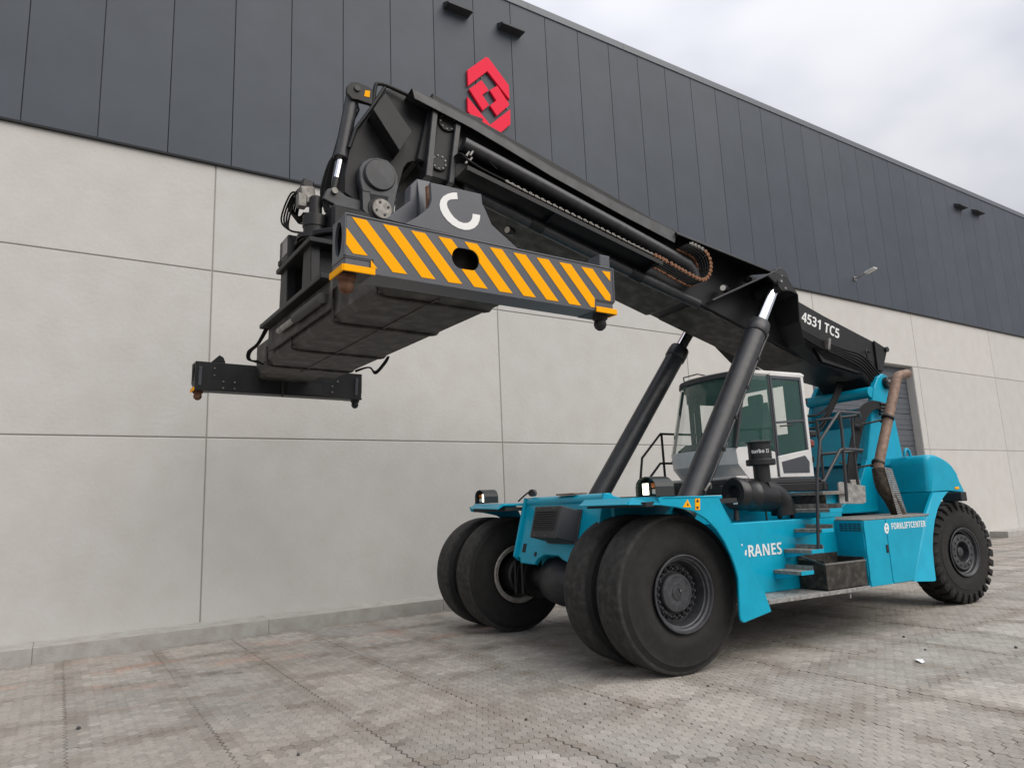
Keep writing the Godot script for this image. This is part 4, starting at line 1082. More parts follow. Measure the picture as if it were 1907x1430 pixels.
func cab_curve(dx: float, y: float, k := 1.0) -> Array:
	var r := []
	for i in 13:
		var z := lerpf(-0.75, 0.75, i / 12.0)
		r.append(Vector3(2.06 + dx + (0.42 if z < 0.0 else 0.20) * pow(absf(z) / 0.75, 2.4) * k, y, z))
	return r
func build_cab(t: Node3D) -> void:
	var pl := node("cab_platform", t)
	obj("platform_frame", MB.new().box(Vector3(2.85, 1.86, 0.0), Vector3(2.1, 0.11, 1.72), Basis.IDENTITY, 0.008), M.black, pl)
	obj("platform_rail", MB.new().box(Vector3(2.92, 1.955, 0.0), Vector3(1.86, 0.07, 1.60), Basis.IDENTITY, 0.008), M.trim_dark, pl)
	obj("deck_bar", MB.new().box(Vector3(1.4, 1.80, -0.35), Vector3(1.6, 0.05, 0.9), Basis.IDENTITY, 0.004), M.black, pl)
	var c := node("cab", t)
	# white lower shell
	var lo := MB.new()
	var b0 := cab_curve(0.20, 2.0)
	var b1 := cab_curve(0.02, 2.20)
	var b2 := cab_curve(0.0, 2.42)
	for i in 12:
		var out := Vector3(-1, 0, (b0[i].z + b0[i + 1].z) * 0.5)
		lo.quad(b0[i], b0[i + 1], b1[i + 1], b1[i], out)
		lo.quad(b1[i], b1[i + 1], b2[i + 1], b2[i], out)
	for s: int in [0, 12]:
		var zz: float = b0[s].z
		lo.prism([Vector3(b0[s].x, 2.0, zz), b1[s], b2[s], Vector3(2.62, 2.45, zz), Vector3(2.72, 2.42, zz), Vector3(3.02, 2.36, zz), Vector3(3.04, 2.0, zz)], Vector3(0, 0, -0.03 * signf(zz)), 0.0)
	lo.box(Vector3(2.95, 2.02, 0), Vector3(1.45, 0.04, 1.49))
	obj("lower_shell", lo, M.white, c)
	obj("bumper_louvre", MB.new().box(Vector3(2.16, 2.32, -0.32), Vector3(0.02, 0.012, 0.25)), M.galv, c)
	# posts
	var posts := MB.new()
	var top := cab_curve(0.30, 3.44)
	for s: float in [-1, 1]:
		posts.box(Vector3(3.028, 2.74, 0.735 * s), Vector3(0.036, 1.46, 0.04))
		posts.box(Vector3(3.72, 2.74, 0.69 * s), Vector3(0.06, 1.46, 0.06))
	obj("corner_post", posts, M.trim_dark, c)
	for s: int in [0, 12]:
		obj("front_post", MB.new().tube([b2[s], top[s]], 0.028, 8), M.trim_dark, c)
	# roof
	var rf := MB.new()
	var rp := []
	for p: Vector3 in cab_curve(0.30, 3.44): rp.append(p + Vector3(0, 0, 0))
	rp.append(Vector3(3.76, 3.44, 0.77)); rp.append(Vector3(3.76, 3.44, -0.77))
	rf.prism(rp, Vector3(0, 0.085, 0), 0.03)
	obj("roof", rf, M.white, c)
	var vs := MB.new()
	var v0 := cab_curve(0.262, 3.435)
	var v1 := cab_curve(0.278, 3.50)
	for i in 12:
		vs.quad(v0[i], v0[i + 1], v1[i + 1], v1[i], Vector3(-1, 0, v0[i].z + v0[i + 1].z))
		vs.quad(v0[i], v0[i + 1], v0[i + 1] + Vector3(0.06, 0, 0), v0[i] + Vector3(0.06, 0, 0), Vector3.DOWN)
		vs.quad(v1[i], v1[i + 1], v1[i + 1] + Vector3(0.09, 0.03, 0), v1[i] + Vector3(0.09, 0.03, 0), Vector3.UP)
	obj("roof_visor", vs, M.trim_dark, c)
	# glazing
	var ws := MB.new()
	for i in 12: ws.quad(b2[i], b2[i + 1], top[i + 1], top[i], Vector3(-1, 0.1, (b2[i].z + b2[i + 1].z) * 0.6))
	obj("windscreen", ws, M.glass, c)
	for s: float in [-1, 1]:
		var z := 0.752 * s
		var q := MB.new()
		q.quad(Vector3(2.50 if s < 0.0 else 2.28, 2.43, z), Vector3(3.005, 2.38, z), Vector3(3.005, 3.44, z), Vector3(2.78 if s < 0.0 else 2.57, 3.44, z), Vector3(0, 0, s))
		obj("side_pane", q, M.glass, c)
	var rw := MB.new()
	rw.quad(Vector3(3.74, 2.35, -0.7), Vector3(3.74, 2.35, 0.7), Vector3(3.74, 3.42, 0.7), Vector3(3.74, 3.42, -0.7), Vector3(1, 0, 0))
	obj("rear_window", rw, M.glass, c)
	obj("rear_panel", MB.new().box(Vector3(3.74, 2.18, 0), Vector3(0.03, 0.34, 1.4)), M.trim_dark, c)
	# doors
	for s: float in [1, -1]:
		var z := 0.765 * s
		var d := obj("door", MB.new().prism(zpoly(z, [[3.05, 2.005], [3.75, 2.005], [3.75, 2.40], [3.05, 2.30]]), Vector3(0, 0, -0.035 * s), 0.006), M.white, c)
		obj("door_insert", MB.new().prism(zpoly(z + 0.004 * s, [[3.12, 2.06], [3.66, 2.06], [3.68, 2.22], [3.60, 2.31], [3.10, 2.22]]), Vector3(0, 0, -0.02 * s), 0.004), M.grey, d)
		var fr := MB.new()
		fr.prism(zpoly(z, [[3.695, 2.38], [3.75, 2.39], [3.75, 3.50], [3.695, 3.50]]), Vector3(0, 0, -0.035 * s), 0.005)
		fr.prism(zpoly(z, [[3.05, 3.45], [3.70, 3.45], [3.70, 3.50], [3.05, 3.50]]), Vector3(0, 0, -0.035 * s), 0.005)
		obj("door_frame", fr, M.white, d)
		var fi := MB.new()
		fi.prism(zpoly(z - 0.004 * s, [[3.05, 2.30], [3.085, 2.305], [3.085, 3.45], [3.05, 3.45]]), Vector3(0, 0, -0.03 * s), 0.003)
		fi.prism(zpoly(z - 0.004 * s, [[3.66, 2.38], [3.696, 2.385], [3.696, 3.45], [3.66, 3.45]]), Vector3(0, 0, -0.03 * s), 0.003)
		fi.prism(zpoly(z - 0.004 * s, [[3.085, 3.41], [3.66, 3.41], [3.66, 3.45], [3.085, 3.45]]), Vector3(0, 0, -0.03 * s), 0.003)
		fi.prism(zpoly(z - 0.004 * s, [[3.085, 2.76], [3.66, 2.80], [3.66, 2.83], [3.085, 2.79]]), Vector3(0, 0, -0.03 * s), 0.003)
		obj("window_surround", fi, M.grey, d)
		for pp: Array in [[[3.085, 2.31], [3.66, 2.39], [3.66, 2.80], [3.085, 2.76]], [[3.085, 2.79], [3.66, 2.83], [3.66, 3.41], [3.085, 3.41]]]:
			var g := zpoly(z - 0.02 * s, pp)
			var gm := MB.new()
			gm.quad(g[0], g[1], g[2], g[3], Vector3(0, 0, s))
			obj("door_pane", gm, M.glass, d)
		obj("handle", MB.new().tube([Vector3(3.12, 2.72, z + 0.02 * s), Vector3(3.13, 2.72, z + 0.05 * s), Vector3(3.36, 2.74, z + 0.05 * s), Vector3(3.37, 2.74, z + 0.02 * s)], 0.011, 7), M.plastic, d)
		obj("hinge", MB.new().box(Vector3(3.757, 2.25, z), Vector3(0.02, 0.09, 0.04)), M.plastic, d)
		obj("hinge", MB.new().box(Vector3(3.757, 3.10, z), Vector3(0.02, 0.09, 0.04)), M.plastic, d)
	# interior
	obj("seat_cushion", MB.new().box(Vector3(3.12, 2.48, 0.02), Vector3(0.5, 0.14, 0.52), Basis.IDENTITY, 0.04), M.seat, c)
	obj("seat_base", MB.new().box(Vector3(3.12, 2.22, 0.02), Vector3(0.4, 0.4, 0.4), Basis.IDENTITY, 0.02), M.trim_dark, c)
	obj("seat_back", MB.new().prism([Vector3(3.32, 2.5, 0.29), Vector3(3.44, 3.12, 0.29), Vector3(3.54, 3.16, 0.29), Vector3(3.56, 2.5, 0.29)], Vector3(0, 0, -0.54), 0.04), M.seat, c)
	obj("head_rest", MB.new().box(Vector3(3.54, 3.22, 0.02), Vector3(0.09, 0.16, 0.28), Basis.IDENTITY, 0.03), M.seat, c)
	obj("dashboard", MB.new().prism([Vector3(2.25, 2.35, 0.4), Vector3(2.25, 2.46, 0.4), Vector3(2.40, 2.55, 0.4), Vector3(2.5, 2.5, 0.4), Vector3(2.46, 2.05, 0.4)], Vector3(0, 0, -0.8), 0.02), M.seat, c)
	var sw := []
	var sb := Basis(Vector3.BACK, 0.7)
	for k in 21: sw.append(Vector3(2.72, 2.68, 0.02) + sb * Vector3(0.19 * cos(TAU * k / 20), 0, 0.19 * sin(TAU * k / 20)))
	obj("steering_wheel", MB.new().tube(sw, 0.014, 7), M.plastic, c)
	obj("steering_column", MB.new().cyl(Vector3(2.60, 2.4, 0.02), Vector3(2.72, 2.68, 0.02), 0.03, -1.0, 10), M.plastic, c)
	obj("monitor", MB.new().box(Vector3(2.74, 3.18, -0.50), Vector3(0.08, 0.2, 0.16), Basis.IDENTITY, 0.02), M.plastic, c)
	obj("inner_post", MB.new().box(Vector3(2.74, 2.9, -0.55), Vector3(0.06, 1.0, 0.06)), M.trim_dark, c)
	obj("floor_console", MB.new().box(Vector3(3.2, 2.5, 0.42), Vector3(0.45, 0.10, 0.12), Basis.IDENTITY, 0.02), M.seat, c)
	var hl := []
	for p: Vector3 in cab_curve(0.34, 3.435): hl.append(p * Vector3(1, 1, 0.97))
	hl.append(Vector3(3.72, 3.435, 0.72)); hl.append(Vector3(3.72, 3.435, -0.72))
	obj("headliner", MB.new().prism(hl, Vector3(0, -0.05, 0)), M.seat, c)
	obj("far_frame", MB.new().box(Vector3(3.04, 2.95, -0.735), Vector3(0.12, 1.0, 0.03)), M.seat, c)
	obj("far_frame", MB.new().box(Vector3(3.17, 2.38, -0.735), Vector3(1.06, 0.28, 0.03)), M.seat, c)
	obj("far_frame", MB.new().box(Vector3(3.27, 3.32, -0.735), Vector3(0.86, 0.16, 0.03)), M.seat, c)
	obj("rear_frame", MB.new().box(Vector3(3.71, 2.95, 0.56), Vector3(0.04, 1.0, 0.26)), M.seat, c)
	obj("rear_frame", MB.new().box(Vector3(3.71, 2.95, -0.56), Vector3(0.04, 1.0, 0.26)), M.seat, c)
	obj("rear_frame", MB.new().box(Vector3(3.71, 2.50, 0.0), Vector3(0.04, 0.32, 1.3)), M.seat, c)
	# roof wiper and cable
	obj("roof_bar", MB.new().tube([Vector3(2.6, 3.56, -0.5), Vector3(2.5, 3.60, -0.4), Vector3(2.5, 3.60, -0.1), Vector3(2.6, 3.56, 0.0)], 0.010, 6), M.plastic, c)

# ---------------------------------------------------------------- boom
var BF: Transform3D
func bp(x: float, y: float, z: float) -> Vector3: return onto(TT * BF, x, y, 2, z)
func bpoly(z: float, a: Array) -> Array:
	var r := []
	for p: Array in a: r.append(bp(p[0], p[1], z))
	return r
func strip(mb: MB, a: Array, b: Array, th: Vector3) -> void:
	for i in a.size() - 1: mb.prism([a[i], a[i + 1], b[i + 1], b[i]], th)
func build_boom(t: Node3D) -> void:
	BF = Transform3D(Basis(Vector3.BACK, deg_to_rad(-17.75)), Vector3(-1.90, 6.74, 0))
	var b := node("boom", t, BF)
	var inv := BF.affine_inverse()
	var hw := 0.44
	# outer section
	var P := []
	for q: Array in [[-1.90, 6.74], [4.86, 4.585], [6.22, 4.20], [6.14, 3.42], [5.98, 3.34], [5.80, 3.40], [5.62, 3.60], [4.96, 3.70], [4.30, 3.83], [-2.12, 5.83]]:
		P.append(inv * Vector3(q[0], q[1], hw))
	obj("outer_section", MB.new().prism(P, Vector3(0, 0, -2 * hw), 0.015), M.boom, b)
	var B := []
	for q: Array in [[-1.7, 5.72], [-1.6, 5.60], [1.85, 4.53], [2.0, 4.56], [2.15, 4.51]]: B.append(inv * Vector3(q[0], q[1], 0.40))
	obj("belly_plate", MB.new().prism(B, Vector3(0, 0, -0.80), 0.006), M.belly, b)
	var B2 := []
	for q: Array in [[2.1, 4.515], [4.28, 3.835], [4.30, 3.81], [2.1, 4.49]]: B2.append(inv * Vector3(q[0], q[1], 0.40))
	obj("belly_plate", MB.new().prism(B2, Vector3(0, 0, -0.80)), M.belly, b)
	# front collar with ribs and wear pad covers
	for q: Array in [[[806, 205], [816, 208], [806, 330], [793, 326]], [[849, 228], [859, 232], [846, 342], [836, 340]]]:
		obj("collar_rib", MB.new().prism(bpoly(0.56, q), Vector3(0, 0, -1.12), 0.008), M.cylgrey, b)
	obj("collar_plate", MB.new().prism(bpoly(0.485, [[816, 208], [849, 228], [838, 338], [804, 328]]), Vector3(0, 0, -0.97), 0.006), M.boom, b)
	for q: Array in [[816.5, 303.5, 0.105], [832, 229, 0.115]]:
		var c := bp(q[0], q[1], 0.49)
		var pc := obj("wear_pad_cover", MB.new().cyl(c, c + Vector3(0, 0, 0.022), q[2], -1.0, 28, 0.004), M.boom, b)
		var bolt := MB.new()
		for k in 9:
			var a := TAU * k / 9
			var o: Vector3 = c + Vector3(cos(a), sin(a), 0) * (q[2] - 0.022) + Vector3(0, 0, 0.02)
			bolt.cyl(o, o + Vector3(0, 0, 0.012), 0.011, -1.0, 6)
		obj("cover_bolts", bolt, M.steel, b)
	# inner section and head
	obj("inner_section", MB.new().prism(bpoly(0.36, [[718, 164], [690, 204], [662, 240], [649, 278], [641, 325], [640, 358], [673, 382], [738, 368], [752, 314], [759, 304], [768, 301], [777, 305], [790, 330], [880, 345], [900, 220], [815, 190], [770, 172]]), Vector3(0, 0, -0.72), 0.012), M.boom, b)
	# hose guard on the head
	obj("hose_guard", MB.new().prism(bpoly(0.60, [[718, 173], [695, 203], [744, 280], [767, 245]]), Vector3(0, 0, -0.012), 0.002), M.boom, b)
	var hg := bpoly(0.60, [[718, 173], [695, 203], [744, 280], [767, 245]])
	var gw := MB.new()
	for e: Array in [[0, 1], [1, 2], [2, 3]]:
		var a0: Vector3 = hg[e[0]]
		var a1: Vector3 = hg[e[1]]
		gw.prism([a0 + Vector3(0, 0, -0.01), a1 + Vector3(0, 0, -0.01), Vector3(a1.x, a1.y, 0.35), Vector3(a0.x, a0.y, 0.35)], Vector3(0.004, 0.006, 0))
	obj("guard_side", gw, M.boom, b)
	obj("head_strut", MB.new().tube([bp(716, 163, 0.42), bp(690, 203, 0.42), bp(662, 240, 0.40), bp(650, 275, 0.40)], 0.022, 8), M.boom, b)
	obj("head_arch", MB.new().tube(path3([bp(694, 196, 0.40), bp(699, 160, 0.42), bp(706, 156, 0.42), bp(722, 160, 0.42), bp(760, 177, 0.44)], 4), 0.024, 8), M.boom, b)
	# ears for the tilt cylinder
	obj("ear_plate", MB.new().prism(bpoly(0.42, [[645, 172], [646, 160], [654, 152], [666, 152], [684, 160], [698, 168], [697, 194], [690, 194], [668, 186], [656, 184]]), Vector3(0, 0, -0.05), 0.006), M.boom, b)
	obj("ear_plate", MB.new().prism(bpoly(0.24, [[647, 174], [648, 162], [656, 154], [668, 154], [690, 165], [699, 196], [668, 188]]), Vector3(0, 0, -0.05), 0.006), M.boom, b)
	var ep := bp(665, 165, 0.42)
	obj("ear_pin", MB.new().cyl(ep + Vector3(0, 0, -0.24), ep + Vector3(0, 0, 0.02), 0.036, -1.0, 16), M.black, b)
	obj("number_sticker", MB.new().prism(bpoly(0.424, [[680, 168], [689, 169], [688, 181], [678, 179]]), Vector3(0, 0, -0.006)), M.yellow, b)
	var tc := node("tilt_cylinder", t)
	var t0 := tp(658, 172, 0.31)
	var t1 := tp(634, 294, 0.31)
	var t2 := tp(622, 352, 0.31)
	obj("barrel", MB.new().cyl(t0, t1, 0.078, -1.0, 24, 0.01), M.cylgrey, tc)
	obj("end_cap", MB.new().cyl(t1.lerp(t0, 0.05), t1.lerp(t2, 0.03), 0.086, -1.0, 24, 0.008), M.cylgrey, tc)
	obj("rod", MB.new().cyl(t1, t2.lerp(t1, 0.30), 0.036, -1.0, 18), M.chrome, tc)
	obj("rod_eye", MB.new().cyl(t2.lerp(t1, 0.34), t2, 0.040, -1.0, 14), M.black, tc)
	obj("feed_pipe", MB.new().tube(px3([[664, 190, 0.24], [668, 205, 0.24], [655, 232, 0.24], [645, 290, 0.26]]), 0.012, 6), M.hose, tc)
	# top cover shelf along the side
	var fas := bpoly(0.60, [[767, 163], [878, 220], [934, 254], [1029, 311], [1154, 379], [1262, 431], [1257, 452], [1154, 398], [1029, 329], [934, 271], [878, 238], [772, 183]])
	for s: float in [1, -1]:
		var cv := MB.new()
		var fs := []
		for p: Vector3 in fas: fs.append(p * Vector3(1, 1, s))
		cv.prism(fs, Vector3(0, 0, -s * 0.012), 0.003)
		for i in 5: cv.prism([fs[i], fs[i + 1], Vector3(fs[i + 1].x, fs[i + 1].y, s * 0.36), Vector3(fs[i].x, fs[i].y, s * 0.36)], Vector3(0, -0.012, 0))
		obj("top_cover", cv, M.cover, b)
	# pipes and tray on the near side
	var up := [bp(862, 268, 0.56), bp(1000, 341, 0.56), bp(1150, 422, 0.56), bp(1245, 474, 0.56), bp(1280, 494, 0.56), bp(1291, 508, 0.56), bp(1296, 522, 0.56)]
	obj("extension_cylinder", MB.new().tube(up, 0.088, 22), M.cylgrey, b)
	var lowp := [bp(862, 352, 0.52), bp(940, 392, 0.52), bp(1060, 452, 0.52), bp(1180, 510, 0.52), bp(1300, 566, 0.50)]
	obj("hydraulic_pipe", MB.new().tube(lowp, 0.070, 16), M.cylgrey, b)
	for q: Array in [[998, 420], [1184, 512]]:
		var c := bp(q[0], q[1], 0.52)
		obj("pipe_clamp", MB.new().cyl(c + Vector3(-0.10, 0, 0), c + Vector3(0.10, 0, 0), 0.080, -1.0, 18, 0.006), M.boom, b)
		obj("tray_bracket", MB.new().prism([c + Vector3(0.10, 0.02, -0.06), c + Vector3(0.10, 0.19, -0.06), c + Vector3(0.10, 0.19, 0.26), c + Vector3(0.10, 0.14, 0.26)], Vector3(0.014, 0, 0)), M.boom, b)
	var c0 := bp(872, 304, 0.80)
	var c1 := bp(1236, 484, 0.80)
	obj("chain_tray", MB.new().prism([Vector3(c0.x, c0.y - 0.03, 0.80), Vector3(c1.x, c1.y - 0.03, 0.80), Vector3(c1.x, c1.y - 0.03, 0.44), Vector3(c0.x, c0.y - 0.03, 0.44)], Vector3(0, -0.012, 0), 0.002), M.boom, b)
	obj("tray_lip", MB.new().prism([Vector3(c0.x, c0.y - 0.028, 0.806), Vector3(c1.x, c1.y - 0.028, 0.806), Vector3(c1.x, c1.y - 0.085, 0.806), Vector3(c0.x, c0.y - 0.085, 0.806)], Vector3(0, 0, -0.01), 0.001), M.boom, b)
	# cable chain: two rows of links with cross bars
	var cp := []
	for q: Array in [[930, 331], [1010, 372], [1100, 416], [1180, 456], [1240, 486], [1270, 503], [1290, 514], [1305, 521], [1315, 519], [1322, 508], [1323.5, 494], [1321, 481], [1314, 469], [1304, 462], [1294, 457], [1282, 452]]:
		cp.append(bp(q[0], q[1], 0.78))
	var cpath := path3(cp, 8)
	var pts := []
	var acc := 0.0
	for i in range(1, cpath.size()):
		acc += cpath[i].distance_to(cpath[i - 1])
		if acc >= 0.052:
			acc = 0.0
			pts.append(cpath[i])
	var cc := node("cable_chain", t, BF)
	var link := MB.new().lathe([Vector2(0, 0), Vector2(0.025, 0), Vector2(0.029, 0.006), Vector2(0.029, 0.016), Vector2(0.020, 0.020), Vector2(0.010, 0.020), Vector2(0.008, 0.015), Vector2(0, 0.015)], Vector3.ZERO, Vector3(0, 0, 1), 12, 25.0)
	link.box(Vector3(0.026, 0, 0.004), Vector3(0.05, 0.028, 0.01), Basis.IDENTITY, 0.002)
	var lr := link.mesh(M.rustchain)
	var ls := link.mesh(M.steel)
	var bars := 0
	for i in pts.size() - 1:
		var d: Vector3 = pts[i + 1] - pts[i]
		var tr := Transform3D(Basis(Vector3.BACK, atan2(d.y, d.x)), pts[i])
		var rusty: bool = pts[i].x > c1.x - 0.15 and i < pts.size() - 5
		inst("chain_link", lr if rusty else ls, cc, tr if rusty or i > pts.size() - 6 else tr.scaled_local(Vector3(1.0, 0.62, 0.62)))
		if pts[i].x > c1.x - 0.3:
			inst("chain_link", lr, cc, Transform3D(tr.basis, tr.origin - Vector3(0, 0, 0.26)))
			if i % 3 == 0:
				obj("cross_bar", MB.new().cyl(pts[i], pts[i] - Vector3(0, 0, 0.27), 0.011, -1.0, 7), M.steel, cc)
	for k in 4:
		var hp := []
		for i in range(max(0, pts.size() - 26), pts.size()): hp.append(pts[i] - Vector3(0, 0, 0.06 + 0.048 * k))
		obj("hose", MB.new().tube(hp, 0.014, 7), M.hose, cc)
	# hose bundle and fittings where the chain starts
	for k in 5:
		obj("hose", MB.new().tube(path3([bp(846, 292 + 3 * k, 0.55), bp(858, 286 + 4 * k, 0.66 - 0.02 * k), bp(872, 298 + 2 * k, 0.74 - 0.03 * k), bp(900, 316 + k, 0.74 - 0.04 * k), bp(960, 346, 0.74 - 0.04 * k)], 4), 0.013, 7), M.hose, b)
	obj("hose", MB.new().tube(path3([bp(876, 283, 0.60), bp(882, 275, 0.62), bp(894, 277, 0.62), bp(902, 292, 0.60), bp(925, 315, 0.60)], 5), 0.010, 6), M.hose, b)
	for q: Array in [[868, 291], [875, 290], [873, 302], [867, 305]]:
		var c := bp(q[0], q[1], 0.72)
		obj("hose_fitting", MB.new().cyl(c, c + Vector3(0.02, 0.075, 0), 0.019, 0.014, 6), M.steel, b)
	# lift bracket: top flange, front and rear flanges, pin plate
	var lb := MB.new()
	var e0 := bp(1262, 434, 0.66)
	var e1 := bp(1443, 507, 0.92)
	strip(lb, [e0, e1], [Vector3(e0.x, -0.005, 0.43), Vector3(e1.x, -0.005, 0.43)], Vector3(0, -0.016, 0))
	var f0 := bp(1327, 559, 0.56)
	var f1 := bp(1443, 507, 0.92)
	strip(lb, [f0, f1], [Vector3(f0.x, f0.y, 0.43), Vector3(f1.x, f1.y, 0.43)], Vector3(0.014, 0.008, 0))
	obj("lit_flange_edge", MB.new().tube([f0 + Vector3(0, 0, 0.005), f1 + Vector3(-0.01, 0, 0.005)], 0.017, 8), M.cover, b)  # lighter bar: the lit look of the flange edge put into its colour
	var rr := [bp(1444, 507, 0.92), bp(1468, 519, 0.92), bp(1487, 549, 0.92), bp(1491, 600, 0.86), bp(1500, 641, 0.74), bp(1529, 682, 0.52)]
	var ri := []
	for p: Vector3 in rr: ri.append(Vector3(p.x, p.y, 0.43))
	strip(lb, rr, ri, Vector3(-0.018, 0.0, 0))
	for s: float in [1, -1]:
		var m2 := lb
		if s < 0.0:
			m2 = MB.new()
			for i in range(0, lb.v.size(), 3):
				m2.tri(lb.v[i] * Vector3(1, 1, -1), lb.v[i + 1] * Vector3(1, 1, -1), lb.v[i + 2] * Vector3(1, 1, -1), lb.n[i] * Vector3(1, 1, -1), lb.n[i + 1] * Vector3(1, 1, -1), lb.n[i + 2] * Vector3(1, 1, -1))
		obj("lift_bracket", m2, M.boom, b)
		var pp := bpoly(0.925, [[1443, 506], [1468, 519], [1487, 549], [1474, 542], [1462, 541], [1452, 545], [1446, 528], [1432, 514]])
		for i in pp.size(): pp[i].z *= s
		obj("pin_plate", MB.new().prism(pp, Vector3(0, 0, -s * 0.035), 0.006), M.boom, b)
		var pc := bp(1456, 531, 0.93) * Vector3(1, 1, s)
		obj("lift_pin", MB.new().cyl(pc + Vector3(0, 0, -s * 0.45), pc + Vector3(0, 0, s * 0.025), 0.098, -1.0, 28, 0.006), M.boom, b)
		for q: Array in [[-0.05, 0.03], [0.05, -0.04]]:
			obj("pin_bolt", MB.new().cyl(pc + Vector3(q[0], q[1], s * 0.02), pc + Vector3(q[0], q[1], s * 0.045), 0.022, 0.016, 8), M.galv, b)
	# lamps and sensor on the boom side
	for q: Array in [[1347, 536, 0.62], [945, 428, 0.30]]:
		var c := bp(q[0], q[1], q[2])
		var wl := obj("work_lamp", MB.new().lathe([Vector2(0, 0.12), Vector2(0.05, 0.11), Vector2(0.060, 0.0), Vector2(0.054, -0.01), Vector2(0.046, -0.004), Vector2(0.0, -0.004)], c, Vector3(1, 0.35, -0.5), 20), M.plastic, b)
		var ax := Vector3(1, 0.35, -0.5).normalized()
		obj("lens", MB.new().cyl(c - ax * 0.001, c - ax * 0.007, 0.042, -1.0, 18), M.lensglass, wl)
		obj("lamp_arm", MB.new().tube([c + ax * 0.05, c + ax * 0.05 + Vector3(0.03, 0.02, -0.12)], 0.014, 6), M.plastic, wl)
	var sc := bp(1388, 520, 0.62)
	obj("sensor", MB.new().cyl(sc, sc + Vector3(0.10, 0.03, 0), 0.048, -1.0, 10, 0.006), M.boom, b)
	# lettering
	text("lettering", "4531 TC5", 0.165, M.mark, b, Transform3D(Basis(Vector3.BACK, deg_to_rad(3.0)).scaled(Vector3(0.93, 1.0, 1.0)), bp(1529.5, 606, 0.442)), 700)
	# rear: side pocket, hoses along the side, rear bumper ears
	var rb := inv * Vector3(6.20, 4.05, 0)
	for s: float in [1, -1]:
		obj("rear_lug", MB.new().prism([rb + Vector3(-0.25, 0.14, s * 0.445), rb + Vector3(0.10, 0.12, s * 0.445), rb + Vector3(0.02, -0.32, s * 0.445), rb + Vector3(-0.10, -0.34, s * 0.445)], Vector3(0, 0, s * 0.03), 0.005), M.boom, b)
		obj("side_rib", MB.new().prism([inv * Vector3(4.45, 4.02, s * 0.44), inv * Vector3(4.6, 3.80, s * 0.44), inv * Vector3(5.5, 3.66, s * 0.44), inv * Vector3(5.5, 3.69, s * 0.44), inv * Vector3(4.65, 3.85, s * 0.44)], Vector3(0, 0, s * 0.05), 0.004), M.boom, b)
	obj("rear_roller", MB.new().cyl(rb + Vector3(0.07, 0.1, -0.5), rb + Vector3(0.07, 0.1, 0.5), 0.045, -1.0, 14), M.black, b)
	for k in 5:
		obj("hose", MB.new().tube(path3([bp(1490, 612 + 3 * k, 0.50 + 0.012 * k), bp(1530, 634 + 3.5 * k, 0.50 + 0.012 * k), bp(1570, 650 + 4 * k, 0.50 + 0.012 * k), bp(1605, 662 + 6 * k, 0.52), bp(1632, 690 + 7 * k, 0.56), bp(1660, 730 + 6 * k, 0.62)], 5), 0.017, 7), M.hose, b)
	obj("hose_clamp", MB.new().box(bp(1540, 642, 0.55), Vector3(0.05, 0.20, 0.12)), M.steel, b)
	obj("grab_handle", MB.new().tube([bp(1622, 655, 0.46), bp(1613, 651, 0.50), bp(1616, 668, 0.50), bp(1625, 674, 0.46)], 0.012, 6), M.black, b)
	# lift cylinders
	for s: float in [1, -1]:
		var a0 := tp(1290, 915, 1.0) * Vector3(1, 1, s)
		var a1 := tp(1414, 604, 0.83) * Vector3(1, 1, s)
		var a2 := tp(1453, 528, 0.76) * Vector3(1, 1, s)
		var dr := (a1 - a0).normalized()
		var lc := node("lift_cylinder", t)
		var base := a0 - dr * 0.35
		obj("barrel", MB.new().cyl(base, a1, 0.146, -1.0, 32, 0.01), M.cylgrey, lc)
		obj("gland", MB.new().lathe([Vector2(0.10, -0.20), Vector2(0.158, -0.20), Vector2(0.164, -0.19), Vector2(0.164, -0.05), Vector2(0.156, -0.04), Vector2(0.156, 0.0), Vector2(0.150, 0.012), Vector2(0.085, 0.012)], a1, dr, 32), M.cylgrey, lc)
		obj("rod", MB.new().cyl(a1, a1 + dr * (a2.distance_to(a1) + 0.02), 0.093, -1.0, 28), M.chrome, lc)
		var eye := a1 + dr * a2.distance_to(a1)
		obj("rod_eye", MB.new().cyl(eye + Vector3(0, 0, -0.09), eye + Vector3(0, 0, 0.09), 0.15, -1.0, 24, 0.01), M.black, lc)
		var off := (dr.cross(Vector3(0, 0, 1))).normalized() * 0.15 + Vector3(0, 0, s * 0.06)
		obj("feed_pipe", MB.new().tube(path3([a0 + dr * 0.05 + off * 0.9, a0 + dr * 0.6 + off, a0 + dr * 1.6 + off, a1 - dr * 0.35 + off, a1 - dr * 0.08 + off * 1.05], 4), 0.020, 8), M.cylgrey, lc)
		for k in 4:
			var p := a0 + dr * (0.75 + 0.52 * k)
			obj("pipe_clip", MB.new().box(p + off, Vector3(0.05, 0.06, 0.06)), M.black, lc)
		obj("base_fitting", MB.new().tube(path3([a0 + dr * 0.02 + Vector3(0.05, -0.02, s * 0.15), a0 + dr * 0.08 + Vector3(0.09, 0.02, s * 0.17), a0 + dr * 0.03 + Vector3(0.14, 0.0, s * 0.15)], 4), 0.018, 7), M.steel, lc)

